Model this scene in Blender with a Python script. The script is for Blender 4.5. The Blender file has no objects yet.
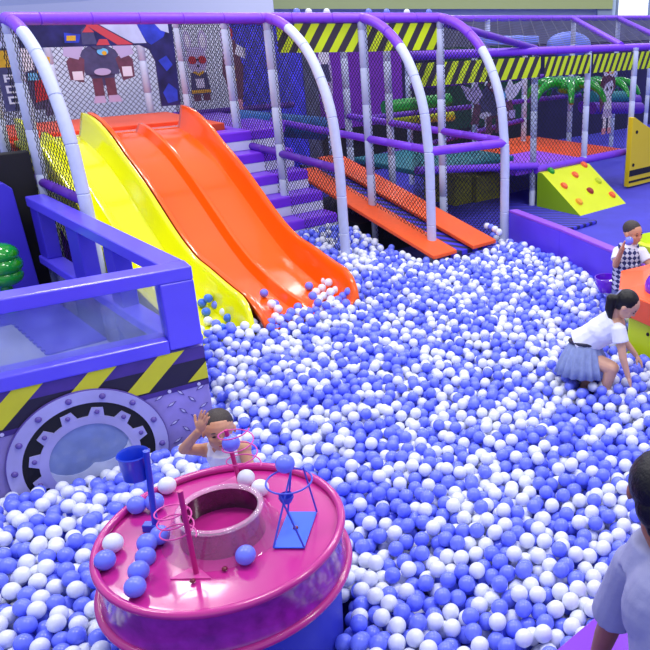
import bpy, bmesh, math, random
from mathutils import Vector, Matrix, Quaternion
import numpy as np

scene = bpy.context.scene
COL = scene.collection
R2 = math.sqrt(2.0)
rnd = random.Random(7)

# ------------------------------------------------------------------ camera geometry
FPX = 758.0; TH = math.atan(310 / FPX); CAMZ = 2.93
def ray(px, py):
    u = (px - 487.5) / FPX; v = (py - 325) / FPX
    return Vector((u, math.cos(TH) - v * math.sin(TH), -math.sin(TH) - v * math.cos(TH)))
def atz(px, py, z):
    d = ray(px, py); t = (z - CAMZ) / d.z
    return Vector((d.x * t, d.y * t, z))
def aty(px, py, Y):
    d = ray(px, py); t = Y / d.y
    return Vector((d.x * t, Y, CAMZ + d.z * t))
def proj(p):
    z = p[2] - CAMZ
    dz = p[1] * math.cos(TH) - z * math.sin(TH)
    uy = p[1] * math.sin(TH) + z * math.cos(TH)
    return 487.5 + FPX * p[0] / dz, 325 - FPX * uy / dz, dz
# the hall's own axes: w runs along the play frame's front, b runs towards its back
def WB(w, b, z=0.0):
    return Vector(((w - b) / R2, (w + b) / R2, z))
EW = Vector((1, 1, 0)) / R2; EB = Vector((-1, 1, 0)) / R2; EZ = Vector((0, 0, 1))

cd = bpy.data.cameras.new('camera'); cam = bpy.data.objects.new('camera', cd); COL.objects.link(cam)
cam.location = (0, 0, CAMZ); cam.rotation_euler = (math.pi / 2 - TH, 0, 0)
cd.sensor_width = 36; cd.lens = FPX / 650 * 36; cd.shift_x = -0.25; cd.clip_end = 200
scene.camera = cam
vs = scene.view_settings
vs.view_transform = 'Standard'; vs.look = 'None'; vs.gamma = 1.0; vs.use_curve_mapping = False; vs.exposure = 0.0

# ------------------------------------------------------------------ materials
def lin(c):
    return tuple(((x / 255) / 12.92 if x / 255 <= 0.04045 else ((x / 255 + 0.055) / 1.055) ** 2.4) for x in c) + (1.0,)
MATS = {}
def mat(name, rgb, rough=0.5, spec=0.5, noise=0.0, nscale=20, bump=0.0, bscale=200, metal=0.0, coat=0.0, trans=0.0, emis=None, alpha=1.0, sss=0.0):
    if name in MATS: return MATS[name]
    m = bpy.data.materials.new(name); m.use_nodes = True
    nt = m.node_tree; b = nt.nodes['Principled BSDF']
    c = lin(rgb)
    b.inputs['Base Color'].default_value = c
    b.inputs['Roughness'].default_value = rough
    b.inputs['Specular IOR Level'].default_value = spec
    b.inputs['Metallic'].default_value = metal
    b.inputs['Coat Weight'].default_value = coat
    b.inputs['Coat Roughness'].default_value = 0.08
    b.inputs['Transmission Weight'].default_value = trans
    b.inputs['Alpha'].default_value = alpha
    if sss:
        b.inputs['Subsurface Weight'].default_value = sss
        b.inputs['Subsurface Radius'].default_value = (0.02, 0.012, 0.01)
        b.inputs['Subsurface Scale'].default_value = 0.5
    if emis:
        b.inputs['Emission Color'].default_value = lin(emis[0]); b.inputs['Emission Strength'].default_value = emis[1]
    if noise or bump:
        tc = nt.nodes.new('ShaderNodeTexCoord')
        if noise:
            n = nt.nodes.new('ShaderNodeTexNoise'); n.inputs['Scale'].default_value = nscale; n.inputs['Detail'].default_value = 4
            nt.links.new(tc.outputs['Object'], n.inputs['Vector'])
            mp = nt.nodes.new('ShaderNodeMapRange'); mp.inputs['From Min'].default_value = 0.3; mp.inputs['From Max'].default_value = 0.7
            mp.inputs['To Min'].default_value = 1 - noise; mp.inputs['To Max'].default_value = 1 + noise
            nt.links.new(n.outputs['Fac'], mp.inputs['Value'])
            mx = nt.nodes.new('ShaderNodeVectorMath'); mx.operation = 'SCALE'; mx.inputs[0].default_value = c[:3]
            nt.links.new(mp.outputs['Result'], mx.inputs['Scale'])
            nt.links.new(mx.outputs['Vector'], b.inputs['Base Color'])
        if bump:
            n2 = nt.nodes.new('ShaderNodeTexNoise'); n2.inputs['Scale'].default_value = bscale; n2.inputs['Detail'].default_value = 3
            nt.links.new(tc.outputs['Object'], n2.inputs['Vector'])
            bp = nt.nodes.new('ShaderNodeBump'); bp.inputs['Strength'].default_value = bump; bp.inputs['Distance'].default_value = 0.01
            nt.links.new(n2.outputs['Fac'], bp.inputs['Height']); nt.links.new(bp.outputs['Normal'], b.inputs['Normal'])
    MATS[name] = m
    return m
M = {}
def dm(k, *a, **kw): M[k] = mat(k, *a, **kw)
dm('ball_blue', (112, 126, 250), rough=0.26, noise=0.06, nscale=9, sss=0.0)
dm('ball_white', (228, 232, 247), rough=0.32, noise=0.03, nscale=9)
dm('ball_azure', (62, 112, 236), rough=0.2)
dm('slide_yellow', (238, 240, 0), rough=0.16, noise=0.03, nscale=3, coat=0.6)
dm('slide_orange', (252, 94, 0), rough=0.18, noise=0.03, nscale=3, coat=0.35)
dm('sleeve_purple', (128, 62, 226), rough=0.45, noise=0.05)
dm('sleeve_dark', (96, 40, 176), rough=0.5, noise=0.05)
dm('sleeve_white', (196, 204, 232), rough=0.5, noise=0.04)
dm('net', (18, 18, 34), rough=0.8)
dm('net_grey', (92, 92, 112), rough=0.8)
dm('chev_yellow', (208, 232, 8), rough=0.5)
dm('chev_black', (50, 42, 56), rough=0.5)
dm('fence_purple', (96, 82, 240), rough=0.28, noise=0.05, nscale=2, coat=0.25)
dm('fence_dark', (66, 52, 200), rough=0.4, noise=0.05, nscale=3)
dm('fence_window', (150, 164, 214), rough=0.08, alpha=0.3, noise=0.3, nscale=6, coat=0.5)  # mottled tint imitates blurred ball reflections and haze in the panes
dm('panel_lilac', (158, 144, 214), rough=0.4, noise=0.16, nscale=5)
dm('panel_black', (34, 26, 50), rough=0.4, noise=0.1, nscale=9)
dm('panel_band', (72, 48, 138), rough=0.4, noise=0.2, nscale=5)
dm('panel_yellow', (214, 212, 30), rough=0.4, noise=0.07, nscale=6)
dm('panel_ring', (176, 172, 226), rough=0.3, noise=0.14, nscale=4)
dm('panel_ring_dark', (104, 84, 168), rough=0.3, noise=0.1)
dm('panel_mark', (92, 74, 156), rough=0.4)
dm('panel_mark_light', (206, 202, 240), rough=0.4)
dm('port_glass', (130, 148, 196), rough=0.12, noise=0.12, nscale=7, coat=0.3)
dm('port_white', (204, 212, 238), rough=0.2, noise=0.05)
dm('stair_purple', (132, 54, 240), rough=0.35, coat=0.2, noise=0.06, nscale=4)
dm('stair_white', (240, 248, 252), rough=0.45)
dm('ramp_orange', (250, 92, 22), rough=0.4, noise=0.05)
dm('ramp_blue', (58, 48, 196), rough=0.5)
dm('ramp_black', (38, 36, 58), rough=0.6)
dm('pit_wall', (92, 62, 224), rough=0.45, noise=0.06, nscale=3)
dm('pit_wall_top', (140, 72, 214), rough=0.45, noise=0.05)
dm('ledge_violet', (124, 28, 200), rough=0.3, coat=0.3)
dm('mat_blue', (70, 66, 196), rough=0.75, noise=0.12, nscale=1.5, bump=0.1, bscale=60)
dm('pit_floor', (44, 38, 130), rough=0.8)
dm('pink', (192, 40, 138), rough=0.22, coat=0.5, noise=0.04, nscale=4)
dm('pink_side', (150, 34, 150), rough=0.16, coat=0.6, noise=0.3, nscale=14)  # noise stands in for streaky reflections on the glossy side
dm('pink_dark', (190, 34, 122), rough=0.35)
dm('pink_wire', (214, 70, 160), rough=0.35)
dm('blue_plastic', (32, 66, 206), rough=0.3, coat=0.3)
dm('blue_plate', (48, 100, 246), rough=0.35)
dm('blue_wire', (60, 76, 205), rough=0.35)
dm('table_base', (52, 60, 190), rough=0.5)
dm('bolt_red', (110, 12, 50), rough=0.3)
dm('acrylic', (214, 90, 170), rough=0.04, alpha=0.34, spec=0.9, coat=1.0)
dm('acrylic_rim', (250, 214, 240), rough=0.04, alpha=0.28, coat=1.0)
dm('well_reflection', (70, 16, 60), rough=0.08, noise=0.5, nscale=30, coat=1.0)  # reflection inside the clear guard, put into a dark speckled colour
dm('wedge_yellow', (218, 230, 4), rough=0.45, noise=0.03, nscale=3)
dm('wedge_green', (150, 196, 14), rough=0.5)
dm('hold_orange', (240, 96, 40), rough=0.4); dm('hold_red', (150, 30, 30), rough=0.4)
dm('hold_green', (20, 150, 30), rough=0.4); dm('hold_amber', (240, 160, 20), rough=0.4); dm('hold_lime', (190, 205, 20), rough=0.4)
dm('board_yellow', (236, 206, 20), rough=0.5); dm('block_olive', (182, 180, 34), rough=0.6)
dm('black', (14, 12, 20), rough=0.6); dm('navy', (30, 24, 74), rough=0.7, noise=0.3, nscale=1.2)  # navy carries the shade inside the frame as colour
dm('wall_blue', (84, 78, 255), rough=0.6, noise=0.1, nscale=2); dm('wall_purple', (122, 44, 180), rough=0.6, noise=0.12, nscale=2)
dm('wall_grey', (222, 224, 238), rough=0.8, noise=0.08, nscale=1.0); dm('wall_dgreen', (12, 70, 50), rough=0.6, noise=0.1, nscale=2)
dm('slate', (96, 98, 128), rough=0.8, noise=0.2, nscale=2)
dm('teal', (14, 116, 132), rough=0.5); dm('roll_green', (16, 140, 44), rough=0.4); dm('roll_yellow', (206, 216, 16), rough=0.4)
dm('inflate_green', (14, 150, 30), rough=0.15, coat=0.7); dm('roll_blue', (30, 100, 186), rough=0.5); dm('light_blue', (120, 140, 240), rough=0.5)
dm('hall_wall', (206, 216, 236), rough=0.8, noise=0.04, nscale=0.5); dm('hall_panel', (222, 228, 242), rough=0.7)
dm('hall_beam', (186, 200, 130), rough=0.6); dm('hall_column', (160, 176, 200), rough=0.7)
dm('window_pane', (240, 246, 255), rough=0.3, emis=((235, 242, 255), 1.1))
dm('floor_grey', (150, 158, 196), rough=0.35, noise=0.06, nscale=3)
dm('deck_orange', (236, 84, 40), rough=0.5)
dm('skin', (214, 164, 136), rough=0.5, noise=0.05, nscale=12); dm('skin_tan', (206, 150, 118), rough=0.5, noise=0.05, nscale=12)
dm('skin_arm', (150, 96, 76), rough=0.5, noise=0.06, nscale=12)
dm('hair', (13, 11, 17), rough=0.42, spec=0.35, bump=0.35, bscale=90); dm('hair_short', (58, 48, 46), rough=0.6, noise=0.25, nscale=120, bump=0.4, bscale=300)
dm('eye', (20, 14, 16), rough=0.2); dm('lip', (176, 84, 84), rough=0.5)
dm('cloth_white', (232, 234, 246), rough=0.8, bump=0.3, bscale=40); dm('cloth_grey', (152, 154, 194), rough=0.85, noise=0.06, nscale=8, bump=0.3, bscale=30)
dm('denim', (132, 146, 192), rough=0.85, noise=0.1, nscale=30, bump=0.2, bscale=60); dm('belt', (30, 30, 60), rough=0.6)
dm('vest_navy', (44, 50, 104), rough=0.8); dm('vest_light', (206, 208, 226), rough=0.8)
dm('toy_orange', (248, 92, 34), rough=0.4, noise=0.04); dm('toy_lime', (200, 224, 10), rough=0.4); dm('toy_green', (70, 190, 70), rough=0.4)
dm('dome_purple', (116, 30, 214), rough=0.1, coat=1.0)
dm('figure_brown', (104, 60, 84), rough=0.6, noise=0.2, nscale=14); dm('figure_slate', (70, 68, 112), rough=0.6, noise=0.2, nscale=14)
dm('figure_lilac', (186, 172, 216), rough=0.6); dm('figure_white', (226, 222, 238), rough=0.6); dm('figure_red', (184, 34, 50), rough=0.5)
dm('figure_gold', (222, 172, 40), rough=0.5); dm('figure_pink', (220, 150, 170), rough=0.6); dm('figure_cyan', (110, 190, 240), rough=0.5)
dm('print_navy', (38, 34, 92), rough=0.35, noise=0.5, nscale=6); dm('print_blue', (48, 64, 190), rough=0.35, noise=0.3, nscale=8); dm('print_red', (206, 70, 80), rough=0.35)
dm('print_pale', (196, 204, 236), rough=0.35, noise=0.12, nscale=6)

def corrugated(name, c1, c2, scale, axis):
    m = bpy.data.materials.new(name); m.use_nodes = True; nt = m.node_tree; b = nt.nodes['Principled BSDF']
    tc = nt.nodes.new('ShaderNodeTexCoord'); wv = nt.nodes.new('ShaderNodeTexWave'); wv.bands_direction = axis
    wv.inputs['Scale'].default_value = scale
    nt.links.new(tc.outputs['Object'], wv.inputs['Vector'])
    cr = nt.nodes.new('ShaderNodeValToRGB'); cr.color_ramp.elements[0].color = lin(c1); cr.color_ramp.elements[1].color = lin(c2)
    cr.color_ramp.elements[0].position = 0.35; cr.color_ramp.elements[1].position = 0.6
    nt.links.new(wv.outputs['Fac'], cr.inputs['Fac']); nt.links.new(cr.outputs['Color'], b.inputs['Base Color'])
    b.inputs['Roughness'].default_value = 0.6
    M[name] = m
corrugated('bed_stripes', (40, 38, 70), (62, 52, 214), 2.6, 'Y')
corrugated('mat_stripes', (34, 30, 90), (66, 60, 210), 3.0, 'Y')

# ------------------------------------------------------------------ mesh helpers
class MB:
    def __init__(s): s.v = []; s.f = []; s.m = []; s.mats = []
    def mi(s, m):
        if m not in s.mats: s.mats.append(m)
        return s.mats.index(m)
    def add(s, vs, fs, m):
        o = len(s.v); k = s.mi(m); s.v += [tuple(v) for v in vs]
        for f in fs: s.f.append([i + o for i in f]); s.m.append(k)
        return s
    def hexa(s, p, m):      # p: 4 bottom corners, 4 top corners
        return s.add(p, [(3, 2, 1, 0), (4, 5, 6, 7), (0, 1, 5, 4), (1, 2, 6, 5), (2, 3, 7, 6), (3, 0, 4, 7)], m)
    def wbox(s, w0, w1, b0, b1, z0, z1, m):
        return s.hexa([WB(w0, b0, z0), WB(w1, b0, z0), WB(w1, b1, z0), WB(w0, b1, z0), WB(w0, b0, z1), WB(w1, b0, z1), WB(w1, b1, z1), WB(w0, b1, z1)], m)
    def box(s, o, ex, ey, ez, m):   # origin corner and three edge vectors
        o = Vector(o); ex = Vector(ex); ey = Vector(ey); ez = Vector(ez)
        return s.hexa([o, o + ex, o + ex + ey, o + ey, o + ez, o + ex + ez, o + ex + ey + ez, o + ey + ez], m)
    def prism(s, pts, o, ex, ey, en, t, m, z0=0.0):  # 2D polygon in plane (o,ex,ey), thick t along en
        n = len(pts); o = Vector(o)
        a = [o + ex * x + ey * y + en * z0 for x, y in pts]; b = [p + en * t for p in a]
        fs = [tuple(range(n))[::-1], tuple(range(n, 2 * n))] + [(i, (i + 1) % n, (i + 1) % n + n, i + n) for i in range(n)]
        return s.add(a + b, fs, m)
    def ring(s, c, ex, ey, en, r0, r1, t, m, z0=0.0, n=48, a0=0, a1=2 * math.pi):
        c = Vector(c); full = abs(a1 - a0 - 2 * math.pi) < 1e-6; k = n if full else n + 1
        vs = []
        for i in range(k):
            a = a0 + (a1 - a0) * i / n; d = ex * math.cos(a) + ey * math.sin(a)
            vs += [c + d * r0 + en * z0, c + d * r1 + en * z0, c + d * r1 + en * (z0 + t), c + d * r0 + en * (z0 + t)]
        fs = []
        for i in range(n):
            j = (i + 1) % k
            for q in range(4): fs.append((i * 4 + q, i * 4 + (q + 1) % 4, j * 4 + (q + 1) % 4, j * 4 + q))
        return s.add(vs, fs, m)
    def tube(s, pts, r, m, n=10, closed=False, cap=True, seams=0.0):
        pts = [Vector(p) for p in pts]
        if seams and not closed:     # foam sleeves meet in small grooves
            out = []; rr = []
            L = 0.0; nxt = seams * 0.6
            out.append(pts[0]); rr.append(r)
            for a, b in zip(pts, pts[1:]):
                d = (b - a).length
                while L + d > nxt:
                    p0 = nxt - L
                    for off, q in ((-0.008, 1.0), (0, 0.86), (0.008, 1.0)):
                        if 0 < p0 + off < d: out.append(a.lerp(b, (p0 + off) / d)); rr.append(r * q)
                    nxt += seams
                L += d; out.append(b); rr.append(r)
            pts = out; rs = rr
        else:
            rs = r if isinstance(r, (list, tuple)) else [r] * len(pts)
        N = len(pts); vs = []; prev = None
        for i, p in enumerate(pts):
            if closed: t = pts[(i + 1) % N] - pts[i - 1]
            else: t = pts[min(i + 1, N - 1)] - pts[max(i - 1, 0)]
            t.normalize()
            if prev is None:
                u = t.orthogonal().normalized()
            else:
                u = (prev - t * prev.dot(t)).normalized()
            prev = u; w = t.cross(u)
            for k in range(n):
                a = 2 * math.pi * k / n; vs.append(p + (u * math.cos(a) + w * math.sin(a)) * rs[i])
        fs = []
        for i in range(N if closed else N - 1):
            j = (i + 1) % N
            for k in range(n): fs.append((i * n + k, i * n + (k + 1) % n, j * n + (k + 1) % n, j * n + k))
        if cap and not closed: fs += [tuple(range(n))[::-1], tuple((N - 1) * n + k for k in range(n))]
        return s.add(vs, fs, m)
    def lathe(s, prof, c, m, n=48, axis=EZ, closed=False):
        c = Vector(c); u = Vector((1, 0, 0)) if abs(axis.z) > 0.9 else axis.orthogonal().normalized(); w = axis.cross(u)
        vs = []
        for i in range(n):
            a = 2 * math.pi * i / n; d = u * math.cos(a) + w * math.sin(a)
            for r, z in prof: vs.append(c + d * r + axis * z)
        k = len(prof); fs = []
        for i in range(n):
            j = (i + 1) % n
            for q in range(k if closed else k - 1): fs.append((i * k + q, j * k + q, j * k + (q + 1) % k, i * k + (q + 1) % k))
        return s.add(vs, fs, m)
    def ell(s, c, r, m, rot=None, n=16):
        c = Vector(c); r = (r, r, r) if not hasattr(r, '__len__') else r
        vs = []; h = n // 2
        for i in range(h + 1):
            ph = math.pi * i / h
            for j in range(n):
                a = 2 * math.pi * j / n
                p = Vector((r[0] * math.sin(ph) * math.cos(a), r[1] * math.sin(ph) * math.sin(a), r[2] * math.cos(ph)))
                if rot: p = rot @ p
                vs.append(c + p)
        fs = []
        for i in range(h):
            for j in range(n):
                j2 = (j + 1) % n; q = (i * n + j, (i + 1) * n + j, (i + 1) * n + j2, i * n + j2)
                fs.append(q)
        return s.add(vs, fs, m)
    def build(s, name, parent=None, smooth=False, bevel=0.0, merge=False):
        me = bpy.data.meshes.new(name); me.from_pydata(s.v, [], s.f)
        for m in s.mats: me.materials.append(M[m])
        me.polygons.foreach_set('material_index', s.m)
        bm = bmesh.new(); bm.from_mesh(me)
        if merge or smooth: bmesh.ops.remove_doubles(bm, verts=bm.verts, dist=1e-5)
        bmesh.ops.dissolve_degenerate(bm, dist=1e-6, edges=bm.edges)
        bmesh.ops.recalc_face_normals(bm, faces=bm.faces)
        bm.to_mesh(me); bm.free()
        if smooth:
            me.polygons.foreach_set('use_smooth', [True] * len(me.polygons))
            me.set_sharp_from_angle(angle=math.radians(42))
        o = bpy.data.objects.new(name, me); COL.objects.link(o)
        if bevel:
            bv = o.modifiers.new('bevel', 'BEVEL'); bv.width = bevel; bv.segments = 3; bv.limit_method = 'ANGLE'; bv.angle_limit = math.radians(40)
        if parent:
            o.parent = parent; o.matrix_parent_inverse = Matrix.Translation(parent.location).inverted()
        return o
def tag(o, label, cat=None, group=None, kind=None):
    if label: o['label'] = label
    if cat: o['category'] = cat
    if group: o['group'] = group
    if kind: o['kind'] = kind
    return o
def thing(name, loc, label, cat, group=None):
    o = bpy.data.objects.new(name, None); COL.objects.link(o); o.location = loc; o.empty_display_size = 0.1
    return tag(o, label, cat, group)
def struct(o): o['kind'] = 'structure'; return o

def net_plane(mb, o, ex, ey, poly, sp, r, m):
    """diagonal twine mesh clipped to a polygon in plane (o, ex, ey)"""
    o = Vector(o)
    def cuts(c, sg):     # line y = sg*x + c
        xs = []
        n = len(poly)
        for i in range(n):
            (x0, y0), (x1, y1) = poly[i], poly[(i + 1) % n]
            f0 = y0 - sg * x0 - c; f1 = y1 - sg * x1 - c
            if (f0 > 0) != (f1 > 0):
                t = f0 / (f0 - f1); xs.append(x0 + (x1 - x0) * t)
        xs.sort(); return list(zip(xs[::2], xs[1::2]))
    en = ex.cross(ey)
    for sg in (1, -1):
        cs = [y - sg * x for x, y in poly]; c = min(cs) + sp * 0.35
        while c < max(cs):
            for xa, xb in cuts(c, sg):
                if xb - xa < 0.01: continue
                a = o + ex * xa + ey * (sg * xa + c); b = o + ex * xb + ey * (sg * xb + c)
                d = (b - a).normalized(); q = d.cross(en) * r; e2 = en * r
                vs = []
                for p in (a, b): vs += [p + q, p + e2, p - q, p - e2]
                mb.add(vs, [(0, 1, 5, 4), (1, 2, 6, 5), (2, 3, 7, 6), (3, 0, 4, 7)], m)
            c += sp * 1.41421

# organic bodies: overlapping limbs fused into one skin
def caps(p, q, r1, r2, n=14, flat=False):
    p = Vector(p); q = Vector(q); d = (q - p); L = d.length; d.normalize()
    u = d.orthogonal().normalized(); w = d.cross(u); vs = []; fs = []
    prof = []
    if flat: prof = [(0.0, 0.0), (r1, 0.0), (r2, L), (0.0, L)]
    else:
        for i in range(7): a = math.pi / 2 * i / 6; prof.append((r1 * math.sin(a), -r1 * math.cos(a)))
        for i in range(7): a = math.pi / 2 * i / 6; prof.append((r2 * math.cos(a), L + r2 * math.sin(a)))
    for r, z in prof:
        for k in range(n):
            a = 2 * math.pi * k / n; vs.append(p + d * z + (u * math.cos(a) + w * math.sin(a)) * max(r, 1e-5))
    for i in range(len(prof) - 1):
        for k in range(n): fs.append((i * n + k, i * n + (k + 1) % n, (i + 1) * n + (k + 1) % n, (i + 1) * n + k))
    fs += [tuple(range(n))[::-1], tuple((len(prof) - 1) * n + k for k in range(n))]
    return vs, fs
def blob(name, parts, m, parent, voxel=0.006, smooth=4):
    mb = MB()
    for p in parts:
        if p[0] == 'c': vs, fs = caps(*p[1:5]); mb.add(vs, fs, m)
        elif p[0] == 'f': vs, fs = caps(*p[1:5], flat=True); mb.add(vs, fs, m)
        elif p[0] == 'e': mb.ell(p[1], p[2], m, p[3] if len(p) > 3 else None, n=20)
        elif p[0] == 'h': mb.hexa(p[1], m)
    me = bpy.data.meshes.new(name); me.from_pydata(mb.v, [], mb.f)
    bm = bmesh.new(); bm.from_mesh(me); bmesh.ops.remove_doubles(bm, verts=bm.verts, dist=2e-5); bmesh.ops.recalc_face_normals(bm, faces=bm.faces); bm.to_mesh(me); bm.free()
    o = bpy.data.objects.new(name, me); COL.objects.link(o)
    rm = o.modifiers.new('r', 'REMESH'); rm.mode = 'VOXEL'; rm.voxel_size = voxel; rm.use_smooth_shade = True
    sm = o.modifiers.new('s', 'SMOOTH'); sm.factor = 0.5; sm.iterations = smooth
    dg = bpy.context.evaluated_depsgraph_get(); dg.update()
    ev = o.evaluated_get(dg); nm = bpy.data.meshes.new_from_object(ev)
    o.modifiers.clear(); o.data = nm; nm.name = name
    bpy.data.meshes.remove(me)
    nm.materials.clear(); nm.materials.append(M[m])
    nm.polygons.foreach_set('material_index', [0] * len(nm.polygons))
    nm.polygons.foreach_set('use_smooth', [True] * len(nm.polygons))
    if parent:
        o.parent = parent; o.matrix_parent_inverse = Matrix.Translation(parent.location).inverted()
    return o

# ------------------------------------------------------------------ the hall
def wpx(px, py, b):       # w where the sight line of a photo point meets the plane at depth b
    d = ray(px, py); t = b * R2 / (d.y - d.x); return (d.x + d.y) * t / R2, CAMZ + d.z * t
o = MB().box((-30, -6, -0.06), (60, 0, 0), (0, 34, 0), (0, 0, 0.06), 'mat_blue').build('floor'); struct(o)
o = MB().box((-24, 26, 0), (50, 0, 0), (0, 0.2, 0), (0, 0, 7), 'hall_wall').build('wall_back'); struct(o)
# beam, column and tall window on the hall's back wall
a = aty(250, 9, 25.6); b_ = aty(612, 9, 25.6)
o = MB().box((a.x, 25.5, a.z), (b_.x - a.x, 0, 0), (0, 0.5, 0), (0, 0, 1.4), 'hall_beam').build('trim_1'); struct(o)
a = aty(597, 20, 25.7)
o = MB().box((a.x, 25.6, 0), (0.45, 0, 0), (0, 0.4, 0), (0, 0, 3.2), 'hall_column').build('trim_2'); struct(o)
a = aty(616, 20, 25.9)
wn = thing('window_1', (a.x, 25.9, 1.6), None, None); struct(wn)
MB().box((a.x, 25.88, 1.6), (5, 0, 0), (0, 0.06, 0), (0, 0, 4), 'window_pane').build('pane', wn)
fr = MB()
for k in (0, 1.02, 2.0, 3.0, 4.0): fr.box((a.x + k - 0.04, 25.8, 1.6), (0.08, 0, 0), (0, 0.08, 0), (0, 0, 4), 'hall_column')
fr.build('window_frame', wn)
a = aty(235, 20, 25.95); b_ = aty(293, 20, 25.95)
o = MB().box((a.x, 25.94, 2.2), (b_.x - a.x, 0, 0), (0, 0.05, 0), (0, 0, 2.0), 'hall_panel').build('trim_3'); struct(o)
o = MB().prism([(0, 0), (9.0, 0), (9.0, 0.9), (3.5, 0.3), (0, 0.12)], aty(-40, 13, 23.5), Vector((1, 0, 0)), EZ, Vector((0, 1, 0)), 0.04, 'hall_panel').build('hanging_banner')
tag(o, 'pale draped fabric banner in the top left corner above the slides', 'banner')

# ------------------------------------------------------------------ front play frame
PR = 0.055
AP = [(0, -0.02), (0, 0.8), (0, 1.36), (0.025, 1.62), (0.06, 1.89), (0.13, 2.12), (0.24, 2.34), (0.35, 2.5), (0.48, 2.63), (0.62, 2.73), (0.77, 2.81), (0.95, 2.87), (1.14, 2.9)]
def spline(pts, n=5):
    out = []
    for i in range(len(pts) - 1):
        p0 = pts[max(i - 1, 0)]; p1 = pts[i]; p2 = pts[i + 1]; p3 = pts[min(i + 2, len(pts) - 1)]
        for k in range(n):
            t = k / n
            out.append(tuple(0.5 * ((2 * b) + (-a + c) * t + (2 * a - 5 * b + 4 * c - d) * t * t + (-a + 3 * b - 3 * c + d) * t ** 3) for a, b, c, d in zip(p0, p1, p2, p3)))
    out.append(tuple(pts[-1])); return out
frame = thing('play_frame', WB(4.4, 7.6, 0), 'purple and white padded pole frame with four curved arches and black netting over the slides', 'play frame')
ARCH = [(2.13, 7.08, 2.79), (4.74, 7.03, 2.79), (5.66, 6.59, 2.60), (6.73, 6.43, 2.54)]
POSTB = [8.22, 8.24, 7.72, 7.57]
for (w, b0, zs), pb in zip(ARCH, POSTB):
    L = spline(AP); k = next(i for i, p in enumerate(L) if p[1] > zs)
    sc = (pb - b0) / 1.14
    lo = [WB(w, b0 + p[0] * sc, p[1]) for p in L[:k + 1]]; hi = [WB(w, b0 + p[0] * sc, p[1]) for p in L[k:]]
    ar = MB().tube(lo, PR, 'sleeve_white', n=14, seams=0.42).build('arch', frame, smooth=True)
    tag(ar, 'white curved foam padded arch pole')
    sl = MB().tube(hi, PR * 1.04, 'sleeve_purple', n=14, seams=0.42).build('arch_sleeve', ar, smooth=True)
    tag(sl, 'purple foam sleeve at the top of the arch')
def post(w, b, z0=0.0, z1=2.86, parent=frame, m='sleeve_white'):
    return MB().tube([WB(w, b, z0), WB(w, b, z1)], PR * 0.95, m, n=14, seams=0.42).build('post', parent, smooth=True)
for w, bs in ((2.13, (8.22, 9.3)), (4.74, (8.24, 9.25, 10.58)), (5.66, (7.72,)), (6.73, (7.57, 8.66, 9.66))):
    for b in bs: post(w, b)
post(2.13, 10.8); post(3.25, 11.1); post(4.42, 11.1)
def pipe(p, q, r=PR, m='sleeve_purple', name='beam', parent=frame):
    return MB().tube([p, q], r, m, n=14, seams=0.45).build(name, parent, smooth=True)
tops = [WB(w, pb, 2.9) for (w, _, _), pb in zip(ARCH, POSTB)]
for p, q in zip(tops, tops[1:]): pipe(p, q, PR * 1.02)
for (w, b0, _), pb in zip(ARCH, POSTB):
    pipe(WB(w, pb, 2.88), WB(w, 11.1, 2.88), PR * 0.9, 'sleeve_dark')
pipe(WB(2.13, 11.1, 2.86), WB(6.73, 11.1, 2.86), PR * 0.9, 'sleeve_dark')
pipe(WB(2.13, 7.1, 1.43), WB(2.13, 10.8, 1.43), PR * 0.85, 'sleeve_dark', 'rail')
pipe(WB(4.74, 7.05, 1.37), WB(4.74, 9.6, 1.42), PR * 0.85, 'sleeve_dark', 'rail')
pipe(WB(5.66, 6.6, 1.52), WB(5.66, 10.8, 1.54), PR * 0.85, 'sleeve_purple', 'rail')
pipe(WB(6.73, 6.44, 1.52), WB(6.73, 9.7, 1.54), PR * 0.85, 'sleeve_purple', 'rail')
pipe(WB(5.66, 6.6, 1.50), WB(6.73, 6.44, 1.50), PR * 0.95, 'sleeve_purple', 'rail')
pipe(WB(4.74, 11.1, 1.6), WB(6.7, 11.1, 1.6), PR * 0.85, 'sleeve_dark', 'rail')
# nets in the plane of every arch
def arch_poly(b0, pb, bend, z0=0.3):
    sc = (pb - b0) / 1.14
    return [(b0 + p[0] * sc, max(p[1], z0)) for p in spline(AP, 3)[1:]] + [(bend, 2.86), (bend, z0)]
for (w, b0, _), pb, be, z0 in zip(ARCH, POSTB, (11.0, 11.0, 11.0, 8.2), (0.7, 0.3, 0.3, 0.2)):
    nb = MB(); net_plane(nb, WB(w, 0, 0), EB, EZ, arch_poly(b0, pb, be, z0), 0.056 if w < 3 else 0.043, 0.0032 if w < 3 else 0.0040, 'net')
    tag(nb.build('safety_net', frame), None)
nb = MB(); net_plane(nb, WB(0, 11.1, 0), EW, EZ, [(2.13, 1.55), (6.7, 1.55), (6.7, 2.84), (2.13, 2.84)], 0.05, 0.0042, 'net_grey'); nb.build('safety_net', frame)
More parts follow.
